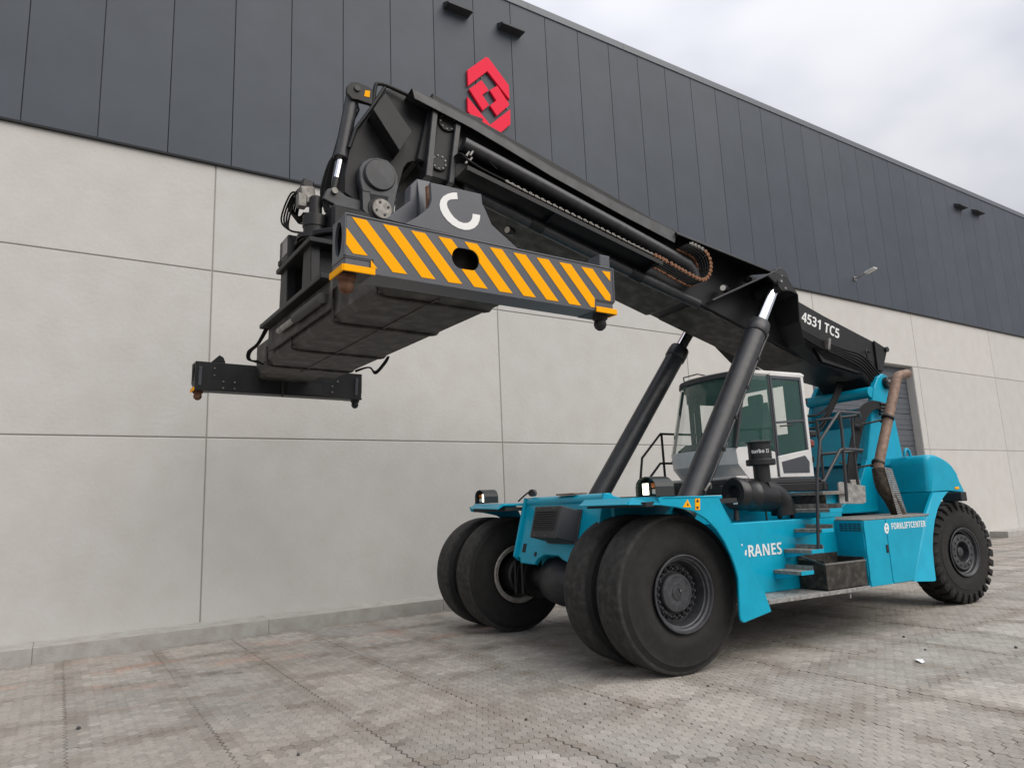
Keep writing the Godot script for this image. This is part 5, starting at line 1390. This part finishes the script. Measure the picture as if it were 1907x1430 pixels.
# ---------------------------------------------------------------- spreader
func build_spreader(t: Node3D) -> void:
	var s := node("spreader", t, SS)
	var K := 0.3041
	var Y0 := 0.088
	var Y1 := 0.484
	var ZF := 3.05
	var hole := PackedVector2Array()
	var hc := sq(600 + 878 * K, 300 + 600 * K, ZF)
	for k in 24:
		var a := TAU * k / 24.0
		hole.append(Vector2(hc.x + (0.038 if cos(a) > 0 else -0.038) + 0.078 * cos(a), hc.y + 0.082 * sin(a)))
	# end beams; the near one has the hand hole cut through its face
	for e: float in [1, -1]:
		var R := Basis.IDENTITY if e > 0.0 else Basis(Vector3.UP, PI)
		var mb := MB.new()
		var L := [Vector3(-1.19, Y0 + 0.10, ZF), Vector3(-1.19, Y1, ZF)]
		var Rr := []
		if e > 0.0:
			L.append(Vector3(hc.x, Y1, ZF))
			for k in range(6, 19): L.append(Vector3(hole[k % 24].x if k != 6 and k != 18 else hc.x, hole[k % 24].y, ZF))
			L.append(Vector3(hc.x, Y0, ZF)); L.append(Vector3(-0.985, Y0, ZF)); L.append(Vector3(-0.985, Y0 + 0.10, ZF))
			Rr = [Vector3(1.19, Y1, ZF), Vector3(1.19, Y0 + 0.10, ZF), Vector3(0.985, Y0 + 0.10, ZF), Vector3(0.985, Y0, ZF), Vector3(hc.x, Y0, ZF)]
			for k in range(18, 31): Rr.append(Vector3(hole[k % 24].x if k != 18 and k != 30 else hc.x, hole[k % 24].y, ZF))
			Rr.append(Vector3(hc.x, Y1, ZF))
			mb.prism(L, Vector3(0, 0, -0.015)); mb.prism(Rr, Vector3(0, 0, -0.015))
		else:
			L.append_array([Vector3(1.19, Y1, ZF), Vector3(1.19, Y0 + 0.10, ZF), Vector3(0.985, Y0 + 0.10, ZF), Vector3(0.985, Y0, ZF), Vector3(-0.985, Y0, ZF), Vector3(-0.985, Y0 + 0.10, ZF)])
			mb.prism(L, Vector3(0, 0, -0.015))
		# box walls
		mb.box(Vector3(0, Y1 - 0.008, ZF - 0.13), Vector3(2.38, 0.016, 0.24), Basis.IDENTITY, 0.003)
		mb.box(Vector3(0, Y0 + 0.008, ZF - 0.13), Vector3(1.97, 0.016, 0.23), Basis.IDENTITY, 0.002)
		mb.box(Vector3(0, (Y0 + Y1) * 0.5, ZF - 0.245), Vector3(2.37, Y1 - Y0 - 0.01, 0.016), Basis.IDENTITY, 0.002)
		for q: float in [-1, 1]:
			# end face as a ring with an oval opening
			var o := PackedVector2Array()
			var cy := (Y0 + 0.10 + Y1) * 0.5
			for k in 20:
				var a := TAU * k / 20.0
				o.append(Vector2(ZF - 0.125 + 0.07 * cos(a), cy + 0.125 * sin(a)))
			var c4 := [Vector2(ZF - 0.004, cy), Vector2(ZF - 0.004, Y1 - 0.004), Vector2(ZF - 0.125, Y1 - 0.004), Vector2(ZF - 0.246, Y1 - 0.004), Vector2(ZF - 0.246, cy), Vector2(ZF - 0.246, Y0 + 0.10), Vector2(ZF - 0.125, Y0 + 0.10), Vector2(ZF - 0.004, Y0 + 0.10)]
			for k in 20:
				var oa := o[k]
				var ob := o[(k + 1) % 20]
				var pa := Vector2(clampf(oa.x + (oa.x - (ZF - 0.125)) * 3.0, ZF - 0.246, ZF - 0.004), clampf(cy + (oa.y - cy) * 3.0, Y0 + 0.10, Y1 - 0.004))
				var pb := Vector2(clampf(ob.x + (ob.x - (ZF - 0.125)) * 3.0, ZF - 0.246, ZF - 0.004), clampf(cy + (ob.y - cy) * 3.0, Y0 + 0.10, Y1 - 0.004))
				var X := q * 1.191
				mb.quad(Vector3(X, oa.y, oa.x), Vector3(X, ob.y, ob.x), Vector3(X, pb.y, pb.x), Vector3(X, pa.y, pa.x), Vector3(q, 0, 0))
				mb.quad(Vector3(X, oa.y, oa.x), Vector3(X, ob.y, ob.x), Vector3(X - q * 0.02, ob.y, ob.x), Vector3(X - q * 0.02, oa.y, oa.x), Vector3(0, -(oa.y - cy), -(oa.x - ZF + 0.125)))
			mb.box(Vector3(q * 1.088, Y0 + 0.095, ZF - 0.125), Vector3(0.21, 0.016, 0.24), Basis.IDENTITY, 0.003)
			# edge weld beads
			mb.tube([Vector3(q * 1.19, Y1 - 0.004, ZF - 0.002), Vector3(q * 1.19, Y0 + 0.10, ZF - 0.002)], 0.010, 6)
		mb.tube([Vector3(-1.19, Y1 - 0.004, ZF - 0.002), Vector3(1.19, Y1 - 0.004, ZF - 0.002)], 0.009, 6)
		var eb := obj("end_beam", mb, M.grey if e > 0.0 else M.boom, s)
		eb.basis = R
		if e > 0.0:
			# upright name plate on the beam with the C mark
			var pp := spoly(ZF - 0.01, [[505, 383], [575, 345], [630, 305], [655, 280], [668, 240], [662, 130], [720, 142], [975, 202], [982, 262], [997, 290], [1040, 390], [1215, 550]], K, 600, 300)
			var np := obj("name_plate", MB.new().prism(pp, Vector3(0, 0, -0.03), 0.004), M.grey, s)
			var cm := spoly(ZF - 0.006, [[825, 192], [795, 193], [768, 200], [742, 215], [725, 238], [719, 265], [723, 295], [740, 330], [765, 362], [797, 390], [835, 411], [872, 421], [903, 420], [932, 409], [952, 390], [964, 362], [968, 330], [922, 322], [919, 350], [908, 368], [890, 378], [866, 379], [838, 369], [808, 345], [784, 314], [768, 284], [763, 262], [768, 244], [785, 235], [830, 232]], K, 600, 300)
			obj("letter_mark", MB.new().prism(cm, Vector3(0, 0, -0.008)), M.mark, np)
			# stepped housing behind the plate
			var hp := spoly(ZF - 0.24, [[385, 355], [535, 245], [540, 150], [580, 108], [660, 125], [660, 380], [500, 385]], K, 600, 300)
			obj("plate_housing", MB.new().prism(hp, Vector3(0, 0, -0.10), 0.006), M.grey, s)
			obj("housing_side", MB.new().prism([hp[3], hp[4], hp[4] + Vector3(0, -0.42, 0.10), hp[3] + Vector3(0, -0.42, 0.10)], Vector3(0, 0, -0.06), 0.004), M.grey, s)
			obj("rust_strip", MB.new().prism(spoly(ZF - 0.12, [[640, 150], [662, 140], [668, 250], [645, 290]], K, 600, 300), Vector3(0, 0, -0.03), 0.003), M.rust, s)
			# hazard stripes
			for st: Array in [
				[[145, 405], [277, 580], [187, 566], [143, 505]], [[297, 607], [337, 660], [297, 652]],
				[[180, 342], [270, 362], [520, 693], [430, 680]], [[370, 385], [458, 403], [693, 725], [608, 712]],
				[[543, 425], [628, 442], [857, 753], [772, 742]], [[710, 462], [790, 478], [1013, 783], [930, 770]],
				[[870, 493], [948, 508], [1165, 810], [1085, 798]], [[1025, 527], [1100, 541], [1308, 836], [1232, 824]],
				[[1170, 560], [1245, 574], [1448, 860], [1373, 848]], [[1312, 590], [1385, 603], [1585, 886], [1512, 874]],
				[[1450, 618], [1522, 632], [1668, 840], [1668, 897], [1645, 893]], [[1585, 647], [1655, 660], [1765, 820], [1765, 858], [1735, 850]],
				[[1712, 672], [1763, 680], [1763, 737]]]:
				var q3 := spoly(ZF + 0.0, st, K, 600, 300)
				var q2 := PackedVector2Array()
				for p: Vector3 in q3: q2.append(Vector2(p.x, p.y))
				for piece in Geometry2D.clip_polygons(q2, hole):
					if Geometry2D.is_polygon_clockwise(piece) and piece.size() > 40: continue
					var a3 := []
					for p in piece: a3.append(Vector3(p.x, p.y, ZF + 0.003))
					obj("hazard_stripe", MB.new().prism(a3, Vector3(0, 0, -0.005)), M.yellow, s)
			obj("corner_guide", MB.new().prism(spoly(ZF - 0.02, [[1700, 570], [1762, 582], [1765, 668], [1700, 652]], K, 600, 300), Vector3(0, 0, -0.16), 0.008), M.grey, s)
		else:
			obj("corner_guide", MB.new().prism(spoly(-ZF + 0.1, [[190 + 0.0, 1050], [245, 1005], [270, 1020], [285, 1055]], 0.27972, 340, 380), Vector3(0, 0, -0.12), 0.004), M.boom, s)
			# centre pocket of the far beam
			obj("pocket_plate", MB.new().box(Vector3(-0.02, 0.20, -ZF + 0.27), Vector3(0.03, 0.30, 0.03)), M.belly, s)
			obj("pocket", MB.new().box(Vector3(0.30, 0.20, -ZF + 0.256), Vector3(0.50, 0.17, 0.01), Basis.IDENTITY, 0.001), M.seam, s)
			for q: Array in [[-0.95, 0.40], [-0.95, 0.30], [-0.83, 0.13], [-0.68, 0.13], [-0.83, 0.22], [-0.68, 0.22], [0.80, 0.34], [0.72, 0.26], [0.72, 0.17]]:
				obj("bolt", MB.new().cyl(Vector3(q[0], q[1], -ZF + 0.25), Vector3(q[0], q[1], -ZF + 0.27), 0.013, -1.0, 6), M.steel, s)
			for q: float in [-1.13, 1.10]:
				obj("corner_strip", MB.new().box(Vector3(q, 0.28, -ZF + 0.26), Vector3(0.04, 0.26, 0.03), Basis(Vector3.RIGHT, 0.1), 0.003), M.grey, s)
		# corner shoes, yellow guards and twistlocks
		for q: float in [-1, 1]:
			var X := q * 1.13
			var Z := e * 2.9265
			obj("corner_shoe", MB.new().box(Vector3(q * 1.088, Y0 + 0.055, e * (ZF - 0.125)), Vector3(0.20, 0.075, 0.23), Basis.IDENTITY, 0.008), M.grey if e > 0.0 else M.boom, s)
			obj("shoe_plate", MB.new().box(Vector3(q * 1.09, Y0 + 0.007, e * (ZF - 0.125)), Vector3(0.215, 0.022, 0.25), Basis.IDENTITY, 0.004), M.black, s)
			if e > 0.0:
				obj("yellow_guard", MB.new().box(Vector3(q * 1.088, Y0 + 0.012, ZF + 0.012), Vector3(0.222, 0.046, 0.014), Basis.IDENTITY, 0.002), M.yellow, s)
			if e > 0.0 or q < 0.0:
				obj("yellow_guard", MB.new().box(Vector3(q * 1.203, Y0 + 0.012, e * (ZF - 0.118)), Vector3(0.014, 0.046, 0.26), Basis.IDENTITY, 0.002), M.yellow, s)
			obj("twistlock", MB.new().lathe([Vector2(0, -0.055), Vector2(0.022, -0.050), Vector2(0.046, -0.030), Vector2(0.056, -0.002), Vector2(0.052, 0.020), Vector2(0.050, 0.035), Vector2(0.066, 0.045), Vector2(0.066, 0.09), Vector2(0, 0.09)], Vector3(X, 0.012, Z), Vector3.UP, 18, 35.0), M.rust if q < 0.0 else M.black, s)
	# main body: a long box with stepped belly and cross lips
	obj("main_box", MB.new().prism([Vector3(-0.50, 0.26, 2.30), Vector3(0.52, 0.26, 2.30), Vector3(0.58, 0.33, 2.30), Vector3(0.58, 0.60, 2.30), Vector3(-0.56, 0.60, 2.30), Vector3(-0.56, 0.33, 2.30)], Vector3(0, 0, -4.40), 0.03), M.belly, s)
	for z: float in [2.05, 0.98, -0.42, -1.50]:
		obj("cross_lip", MB.new().tube(path3([Vector3(-0.57, 0.50, z), Vector3(-0.56, 0.32, z), Vector3(-0.50, 0.255, z), Vector3(0.0, 0.252, z), Vector3(0.50, 0.255, z), Vector3(0.57, 0.32, z)], 4), 0.016, 7), M.belly, s)
	for x: float in [-0.05]:
		obj("belly_seam", MB.new().box(Vector3(x, 0.256, 0.2), Vector3(0.03, 0.014, 4.0), Basis.IDENTITY, 0.003), M.belly, s)
	for z: float in [1, -1]:
		obj("telescopic_beam", MB.new().box(Vector3(0.0, 0.42, z * 2.5), Vector3(0.72, 0.28, 0.75), Basis.IDENTITY, 0.02), M.belly, s)
	# carriage with side rails and posts
	for q: float in [-1, 1]:
		obj("carriage_rail", MB.new().box(Vector3(q * 0.66, 0.69, -0.12), Vector3(0.12, 0.055, 2.35), Basis.IDENTITY, 0.008), M.boom, s)
		obj("rail_web", MB.new().box(Vector3(q * 0.60, 0.52, -0.12), Vector3(0.03, 0.28, 2.3), Basis.IDENTITY, 0.004), M.belly, s)
		for z: float in [-0.48, 0.40]:
			obj("carriage_post", MB.new().prism([Vector3(q * 0.66, 0.70, z + 0.16), Vector3(q * 0.66, 0.70, z - 0.16), Vector3(q * 0.66, 1.18, z - 0.12), Vector3(q * 0.66, 1.18, z + 0.13)], Vector3(-q * 0.10, 0, 0), 0.008), M.boom, s)
			obj("post_web", MB.new().box(Vector3(q * 0.45, 0.94, z), Vector3(0.34, 0.48, 0.03), Basis.IDENTITY, 0.004), M.boom, s)
		obj("shift_rod", MB.new().cyl(Vector3(q * 0.66, 0.50, -0.62), Vector3(q * 0.66, 0.50, 0.05), 0.032, -1.0, 14), M.chrome if q > 0.0 else M.galv, s)
		obj("shift_cylinder", MB.new().cyl(Vector3(q * 0.66, 0.50, 0.05), Vector3(q * 0.66, 0.50, 0.95), 0.055, -1.0, 16), M.black, s)
	obj("carriage_table", MB.new().box(Vector3(0, 1.20, 0), Vector3(1.42, 0.055, 1.26), Basis.IDENTITY, 0.008), M.boom, s)
	obj("slewing_ring", MB.new().cyl(Vector3(0, 1.22, 0), Vector3(0, 1.36, 0), 0.60, -1.0, 48, 0.01), M.black, s)
	obj("ring_flange", MB.new().cyl(Vector3(0, 1.36, 0), Vector3(0, 1.42, 0), 0.66, -1.0, 48, 0.01), M.boom, s)
	obj("yoke_body", MB.new().box(Vector3(0.02, 1.56, 0), Vector3(0.85, 0.32, 0.86), Basis.IDENTITY, 0.03), M.boom, s)
	# slewing motors
	for q: Array in [[-0.50, 0.14], [0.48, -0.3]]:
		var o := Vector3(q[0], 1.36, q[1])
		obj("slew_motor", MB.new().lathe([Vector2(0.19, 0.0), Vector2(0.19, 0.05), Vector2(0.125, 0.06), Vector2(0.125, 0.15), Vector2(0.135, 0.155), Vector2(0.135, 0.28), Vector2(0.12, 0.29), Vector2(0.07, 0.30), Vector2(0.07, 0.50), Vector2(0.05, 0.52), Vector2(0, 0.52)], o, Vector3.UP, 28), M.black, s)
		var vb := MB.new().box(o + Vector3(-0.13, 0.48, -0.10), Vector3(0.10, 0.16, 0.10), Basis.IDENTITY, 0.01)
		obj("valve_block", vb, M.steel, s)
		for k in 4:
			obj("hose", MB.new().tube(path3([o + Vector3(-0.14 + 0.03 * k, 0.56, -0.12), o + Vector3(-0.20 + 0.02 * k, 0.62 - 0.02 * k, -0.28), o + Vector3(-0.26 + 0.02 * k, 0.36, -0.42 + 0.04 * k), o + Vector3(-0.20, 0.20, -0.30), o + Vector3(-0.08, 0.14, -0.16)], 5), 0.011, 6), M.hose, s)
	obj("junction_box", MB.new().box(Vector3(-0.62, 1.38, -0.36), Vector3(0.16, 0.28, 0.34), Basis.IDENTITY, 0.01), M.black, s)
	obj("box_lid", MB.new().box(Vector3(-0.704, 1.40, -0.30), Vector3(0.01, 0.20, 0.18), Basis.IDENTITY, 0.002), M.galv, s)
	obj("motor_bracket", MB.new().cyl(Vector3(-0.60, 1.24, -0.5), Vector3(-0.60, 1.30, -0.5), 0.12, -1.0, 20, 0.01), M.black, s)
	# tilting yoke plates and hanging links
	var inv := SS.affine_inverse()
	for q: float in [1, -1]:
		var yk := tpoly(0.42, [[601, 369], [609, 352], [621, 348], [632.6, 355], [646, 365], [668, 372], [690, 377], [715, 374], [726, 382], [730, 396], [728, 425], [660, 430], [634, 410], [622, 380]])
		var lk := tpoly(0.50, [[669, 313], [674.5, 302], [687, 294.5], [703.6, 292.7], [721.8, 298], [734.5, 311], [741.8, 329], [741.8, 349], [736, 376], [732, 400], [715, 404], [712, 378], [690, 376], [688, 358], [675, 356], [670, 335]])
		var mk := func(a: Array) -> Array:
			var r := []
			for p: Vector3 in a: r.append(inv * (p * Vector3(1, 1, q)))
			return r
		obj("yoke_plate", MB.new().prism(mk.call(yk), Vector3(0, 0, -q * 0.07), 0.008), M.darkgrey, s)
		obj("hanging_link", MB.new().prism(mk.call(lk), Vector3(0, 0, -q * 0.10), 0.010), M.darkgrey, s)
		var lk2 := tpoly(0.50, [[675, 356], [688, 358], [690, 376], [712, 378], [715, 404], [690, 404], [676, 390]])
		obj("link_web", MB.new().prism(mk.call(lk2), Vector3(0, 0, -q * 0.10)), M.darkgrey, s)
		obj("link_opening", MB.new().prism(mk.call(tpoly(0.503, [[688, 360], [723, 366], [722, 379], [691, 374]])), Vector3(0, 0, -q * 0.004)), M.seam, s)
		var pc := inv * (tp(706.5, 327, 0.50) * Vector3(1, 1, q))
		obj("pivot_cap", MB.new().lathe([Vector2(0.185, -0.02), Vector2(0.185, 0.018), Vector2(0.172, 0.034), Vector2(0.0, 0.038)], pc, Vector3(0, 0, q), 40), M.darkgrey, s)
		var lp := inv * (tp(708, 392, 0.47) * Vector3(1, 1, q))
		obj("lower_pin", MB.new().cyl(lp + Vector3(0, 0, -q * 0.2), lp + Vector3(0, 0, q * 0.065), 0.118, -1.0, 28, 0.008), M.steel, s)
		obj("pin_boss", MB.new().cyl(lp + Vector3(0, 0, -q * 0.2), lp + Vector3(0, 0, q * 0.03), 0.155, -1.0, 28, 0.008), M.boom, s)
		for k in 4:
			var a := TAU * k / 4 + 0.4
			var o := lp + Vector3(cos(a) * 0.075, sin(a) * 0.075, q * 0.06)
			obj("pin_bolt", MB.new().cyl(o, o + Vector3(0, 0, q * 0.014), 0.014, -1.0, 8), M.black, s)
		var ey := inv * (tp(622, 356, 0.43) * Vector3(1, 1, q))
		obj("eye_pin", MB.new().cyl(ey + Vector3(0, 0, -q * 0.12), ey + Vector3(0, 0, q * 0.03), 0.034, -1.0, 16), M.steel, s)
	# hose bundles hanging at the ends
	for k in 6:
		var dk := 0.5 * sin(k * 2.1)
		obj("hose", MB.new().tube(path3([sq(556 + 5 * k, 352 - 4 * (k % 3), -0.1), sq(541 + 4 * k, 372 + 6 * dk, -0.2), sq(538 + 3 * k, 392 + 4 * k, -0.3), sq(556 + 4 * k, 404 + 2 * k, -0.2), sq(566 + 4 * k, 396, -0.1)], 5), 0.011, 6), M.hose, s)
	obj("valve_block", MB.new().box(sq(571, 366, 0.0), Vector3(0.16, 0.20, 0.14), Basis(Vector3.BACK, 0.2), 0.01), M.steel, s)
	obj("valve_block", MB.new().box(sq(571, 345, 0.0), Vector3(0.12, 0.10, 0.12), Basis(Vector3.BACK, -0.2), 0.01), M.black, s)
	for k in 4:
		obj("hose", MB.new().tube(path3([inv * tp(640 + 3 * k, 205 + 5 * k, 0.1), inv * tp(630 + k, 255, 0.0), inv * tp(612 + 2 * k, 320, -0.05), inv * tp(602 + 3 * k, 372, -0.05), inv * tp(606 + 2 * k, 395, 0.0)], 5), 0.013, 6), M.hose, s)
	for k in 5:
		obj("hose", MB.new().tube(path3([inv * tp(640 - k * 2, 262 + 6 * k, -0.1), inv * tp(622 - 2 * k, 300, -0.1), inv * tp(604 - 1.5 * k, 352, -0.1), inv * tp(597 + k, 385, -0.1)], 5), 0.014, 6), M.hose, s)
	for k in 3:
		obj("hose", MB.new().tube(path3([sq(493 + 3 * k, 612, -1.1), sq(478 + 2 * k, 640, -1.25), sq(461 + 3 * k, 655, -1.4), sq(462 + 2 * k, 670, -1.5), sq(480 + 5 * k, 672 + 3 * k, -1.7)], 5), 0.011, 6), M.hose, s)
		obj("hose", MB.new().tube(path3([sq(662, 690 + k, -2.2), sq(686 + k, 684, -1.9), sq(699, 692 + 2 * k, -1.7), sq(714 + 2 * k, 676, -1.6), sq(722 + k, 664, -1.5)], 5), 0.012, 6), M.hose, s)

# ---------------------------------------------------------------- air cleaner, rails, hoses
func build_fittings(t: Node3D) -> void:
	var a0 := tp(1366, 919, 1.28)
	var ac := node("air_cleaner", t, Transform3D(Basis.IDENTITY.scaled(Vector3(1.2, 1.2, 1.2)), a0))
	var a := Vector3.ZERO
	var bb := a + Vector3(0.62, -0.06, -0.02)
	obj("canister", MB.new().lathe([Vector2(0.0, 0.05), Vector2(0.07, 0.05), Vector2(0.085, 0.0), Vector2(0.15, -0.01), Vector2(0.165, 0.01), Vector2(0.168, 0.09), Vector2(0.160, 0.10), Vector2(0.160, 0.24), Vector2(0.166, 0.25), Vector2(0.166, 0.27), Vector2(0.160, 0.28), Vector2(0.155, 0.52), Vector2(0.14, 0.56), Vector2(0.0, 0.57)], a, bb - a, 32), M.plastic, ac)
	obj("elbow", MB.new().tube(path3([a + Vector3(0.40, 0.02, 0), a + Vector3(0.58, -0.03, 0.0), a + Vector3(0.68, -0.12, 0.0), a + Vector3(0.70, -0.24, 0)], 5), 0.125, 20), M.plastic, ac)
	var c := a + Vector3(0.44, 0.10, 0)
	obj("intake_neck", MB.new().cyl(c, c + Vector3(0, 0.20, 0), 0.085, -1.0, 20), M.plastic, ac)
	obj("bowl_ring", MB.new().cyl(c + Vector3(0, 0.18, 0), c + Vector3(0, 0.245, 0), 0.150, -1.0, 26, 0.008), M.plastic, ac)
	obj("bowl", MB.new().cyl(c + Vector3(0, 0.245, 0), c + Vector3(0, 0.42, 0), 0.118, -1.0, 26), M.plastic, ac)
	obj("rain_cap", MB.new().lathe([Vector2(0.0, 0.415), Vector2(0.14, 0.415), Vector2(0.145, 0.425), Vector2(0.08, 0.445), Vector2(0, 0.455)], c, Vector3.UP, 28, 30.0), M.lampbody, ac)
	# lettering bent round the bowl
	var tl := text("lettering", "turbo II", 0.038, M.mark, ac, Transform3D(Basis(Vector3.UP, deg_to_rad(-44)), c + Vector3(0, 0.325, 0)), 700, true)
	var ar: Array = tl.mesh.get_mesh_arrays()
	var vv: PackedVector3Array = ar[Mesh.ARRAY_VERTEX]
	for i in vv.size():
		var an := vv[i].x / 0.12
		vv[i] = Vector3(sin(an) * (0.1185 + vv[i].z * 0.3), vv[i].y, cos(an) * (0.1185 + vv[i].z * 0.3))
	ar[Mesh.ARRAY_VERTEX] = vv
	var am := ArrayMesh.new()
	am.add_surface_from_arrays(Mesh.PRIMITIVE_TRIANGLES, ar)
	am.surface_set_material(0, M.mark)
	tl.mesh = am
	obj("type_plate", MB.new().box(a + Vector3(-0.012, -0.10, 0.03), Vector3(0.008, 0.025, 0.06)), M.mark, ac)
	obj("drain_spout", MB.new().cyl(a + Vector3(0.02, -0.15, 0), a + Vector3(0.01, -0.27, 0), 0.025, 0.032, 12), M.plastic, ac)
	obj("stand", MB.new().cyl(a + Vector3(0.42, -0.14, 0.02), a + Vector3(0.42, -0.33, 0.02), 0.010, -1.0, 8), M.plastic, ac)
	a = a0
	obj("wheel_arch_cover", MB.new().tube(path3([a + Vector3(0.74, -0.33, 0.02), a + Vector3(0.80, -0.22, 0.02), a + Vector3(0.92, -0.20, 0.02), a + Vector3(0.98, -0.33, 0.02)], 4), 0.03, 8), M.plastic, t)
	# handrails
	var hr := node("handrail", t)
	var r := 0.020
	var rails := [
		[[1525, 1030, 1.86], [1524, 985, 1.86], [1522, 893, 1.86], [1528, 820, 1.86], [1563, 767, 1.86], [1600, 769, 1.70], [1602, 775, 1.4]],
		[[1563, 768, 1.86], [1568, 800, 1.86], [1578, 934, 1.86]],
		[[1587, 775, 1.45], [1592, 850, 1.45], [1599, 905, 1.45]],
		[[1528, 896, 1.86], [1535, 896, 1.86], [1565, 838, 1.86], [1572, 836, 1.86], [1606, 838, 1.50], [1604, 842, 1.4]],
		[[1521, 783, 1.25], [1530, 845, 1.25], [1536, 911, 1.25]],
		[[1521, 783, 1.25], [1560, 778, 1.45], [1598, 774, 1.6]],
		[[1528, 846, 1.25], [1570, 842, 1.45], [1605, 840, 1.5]]]
	for q: Array in rails:
		obj("rail", MB.new().tube(px3(q), r, 9), M.cylgrey, hr)
	var hf := node("handrail", t)
	for q: Array in [[[1192, 906, -1.2], [1196, 853, -1.2], [1230, 808, -1.2], [1300, 810, -1.2]], [[1232, 808, -1.2], [1239, 890, -1.2]], [[1198, 907, -1.2], [1230, 863, -1.2], [1268, 863, -1.2]]]:
		obj("rail", MB.new().tube(px3(q), r, 9), M.black, hf)
	# rail guard plate, hose bundle to the carrier
	var gpl := tpoly(1.56, [[1562, 900], [1566, 897], [1612, 905], [1614, 935], [1608, 938], [1565, 938]])
	obj("hose_plate", MB.new().prism(gpl, Vector3(0, 0, -0.02), 0.003), M.galv, t)
	var hb := node("hose_bundle", t)
	for k in 7:
		obj("hose", MB.new().tube(path3([tp(1578 + 2.2 * k, 905, 1.05), tp(1581 + 2.2 * k, 860, 1.0), tp(1590 + 2.6 * k, 800, 0.9), tp(1600 + 3.0 * k, 765 + k, 0.8), tp(1622 + 2.0 * k, 748 + 2 * k, 0.72), tp(1648 + k, 752 + 3 * k, 0.66)], 5), 0.017, 7), M.hose, hb)
	for k in 4:
		var p := tp(1645, 752 + 6.5 * k, 0.70)
		obj("hose_fitting", MB.new().cyl(p + Vector3(-0.08, 0, 0), p + Vector3(0.10, 0.0, 0), 0.024, 0.020, 8), M.black, hb)
	obj("hose_clamp", MB.new().box(tp(1599, 793, 0.95), Vector3(0.2, 0.04, 0.05)), M.black, hb)
	obj("hose_clamp", MB.new().box(tp(1592, 900, 1.06), Vector3(0.20, 0.10, 0.05)), M.rimpale, hb)
	for k in 4:
		obj("hose", MB.new().tube(path3([tp(1500, 775 + 12 * k, 0.4), tp(1525, 772 + 11 * k, 0.3), tp(1545, 755 + 6 * k, 0.25), tp(1556 + 3 * k, 730, 0.2), tp(1560 + 3 * k, 712, 0.15)], 5), 0.02, 7), M.hose, hb)
	obj("seat_beacon", MB.new().box(tp(1507, 826, 0.6), Vector3(0.14, 0.12, 0.12), Basis.IDENTITY, 0.03), M.redseat, t)
	obj("rear_camera", MB.new().box(tp(1511, 808, 0.72), Vector3(0.16, 0.09, 0.10), Basis.IDENTITY, 0.02), M.plastic, t)
	# far deck edge and cables on the front deck
	obj("deck_cable", MB.new().tube(path3([tx(965, 934, -0.25), tx(980, 920, -0.15), tx(990, 915, -0.05), tx(998, 922, 0.05)], 4), 0.012, 6), M.hose, t)
	obj("horn", MB.new().cyl(tx(990, 918, -0.06), tx(994, 918, 0.06), 0.05, -1.0, 14, 0.006), M.plastic, t)
	obj("rubber_strip", MB.new().box(Vector3(0.0, 1.885, 0.10), Vector3(0.20, 0.02, 0.42), Basis.IDENTITY, 0.004), M.copper, t)
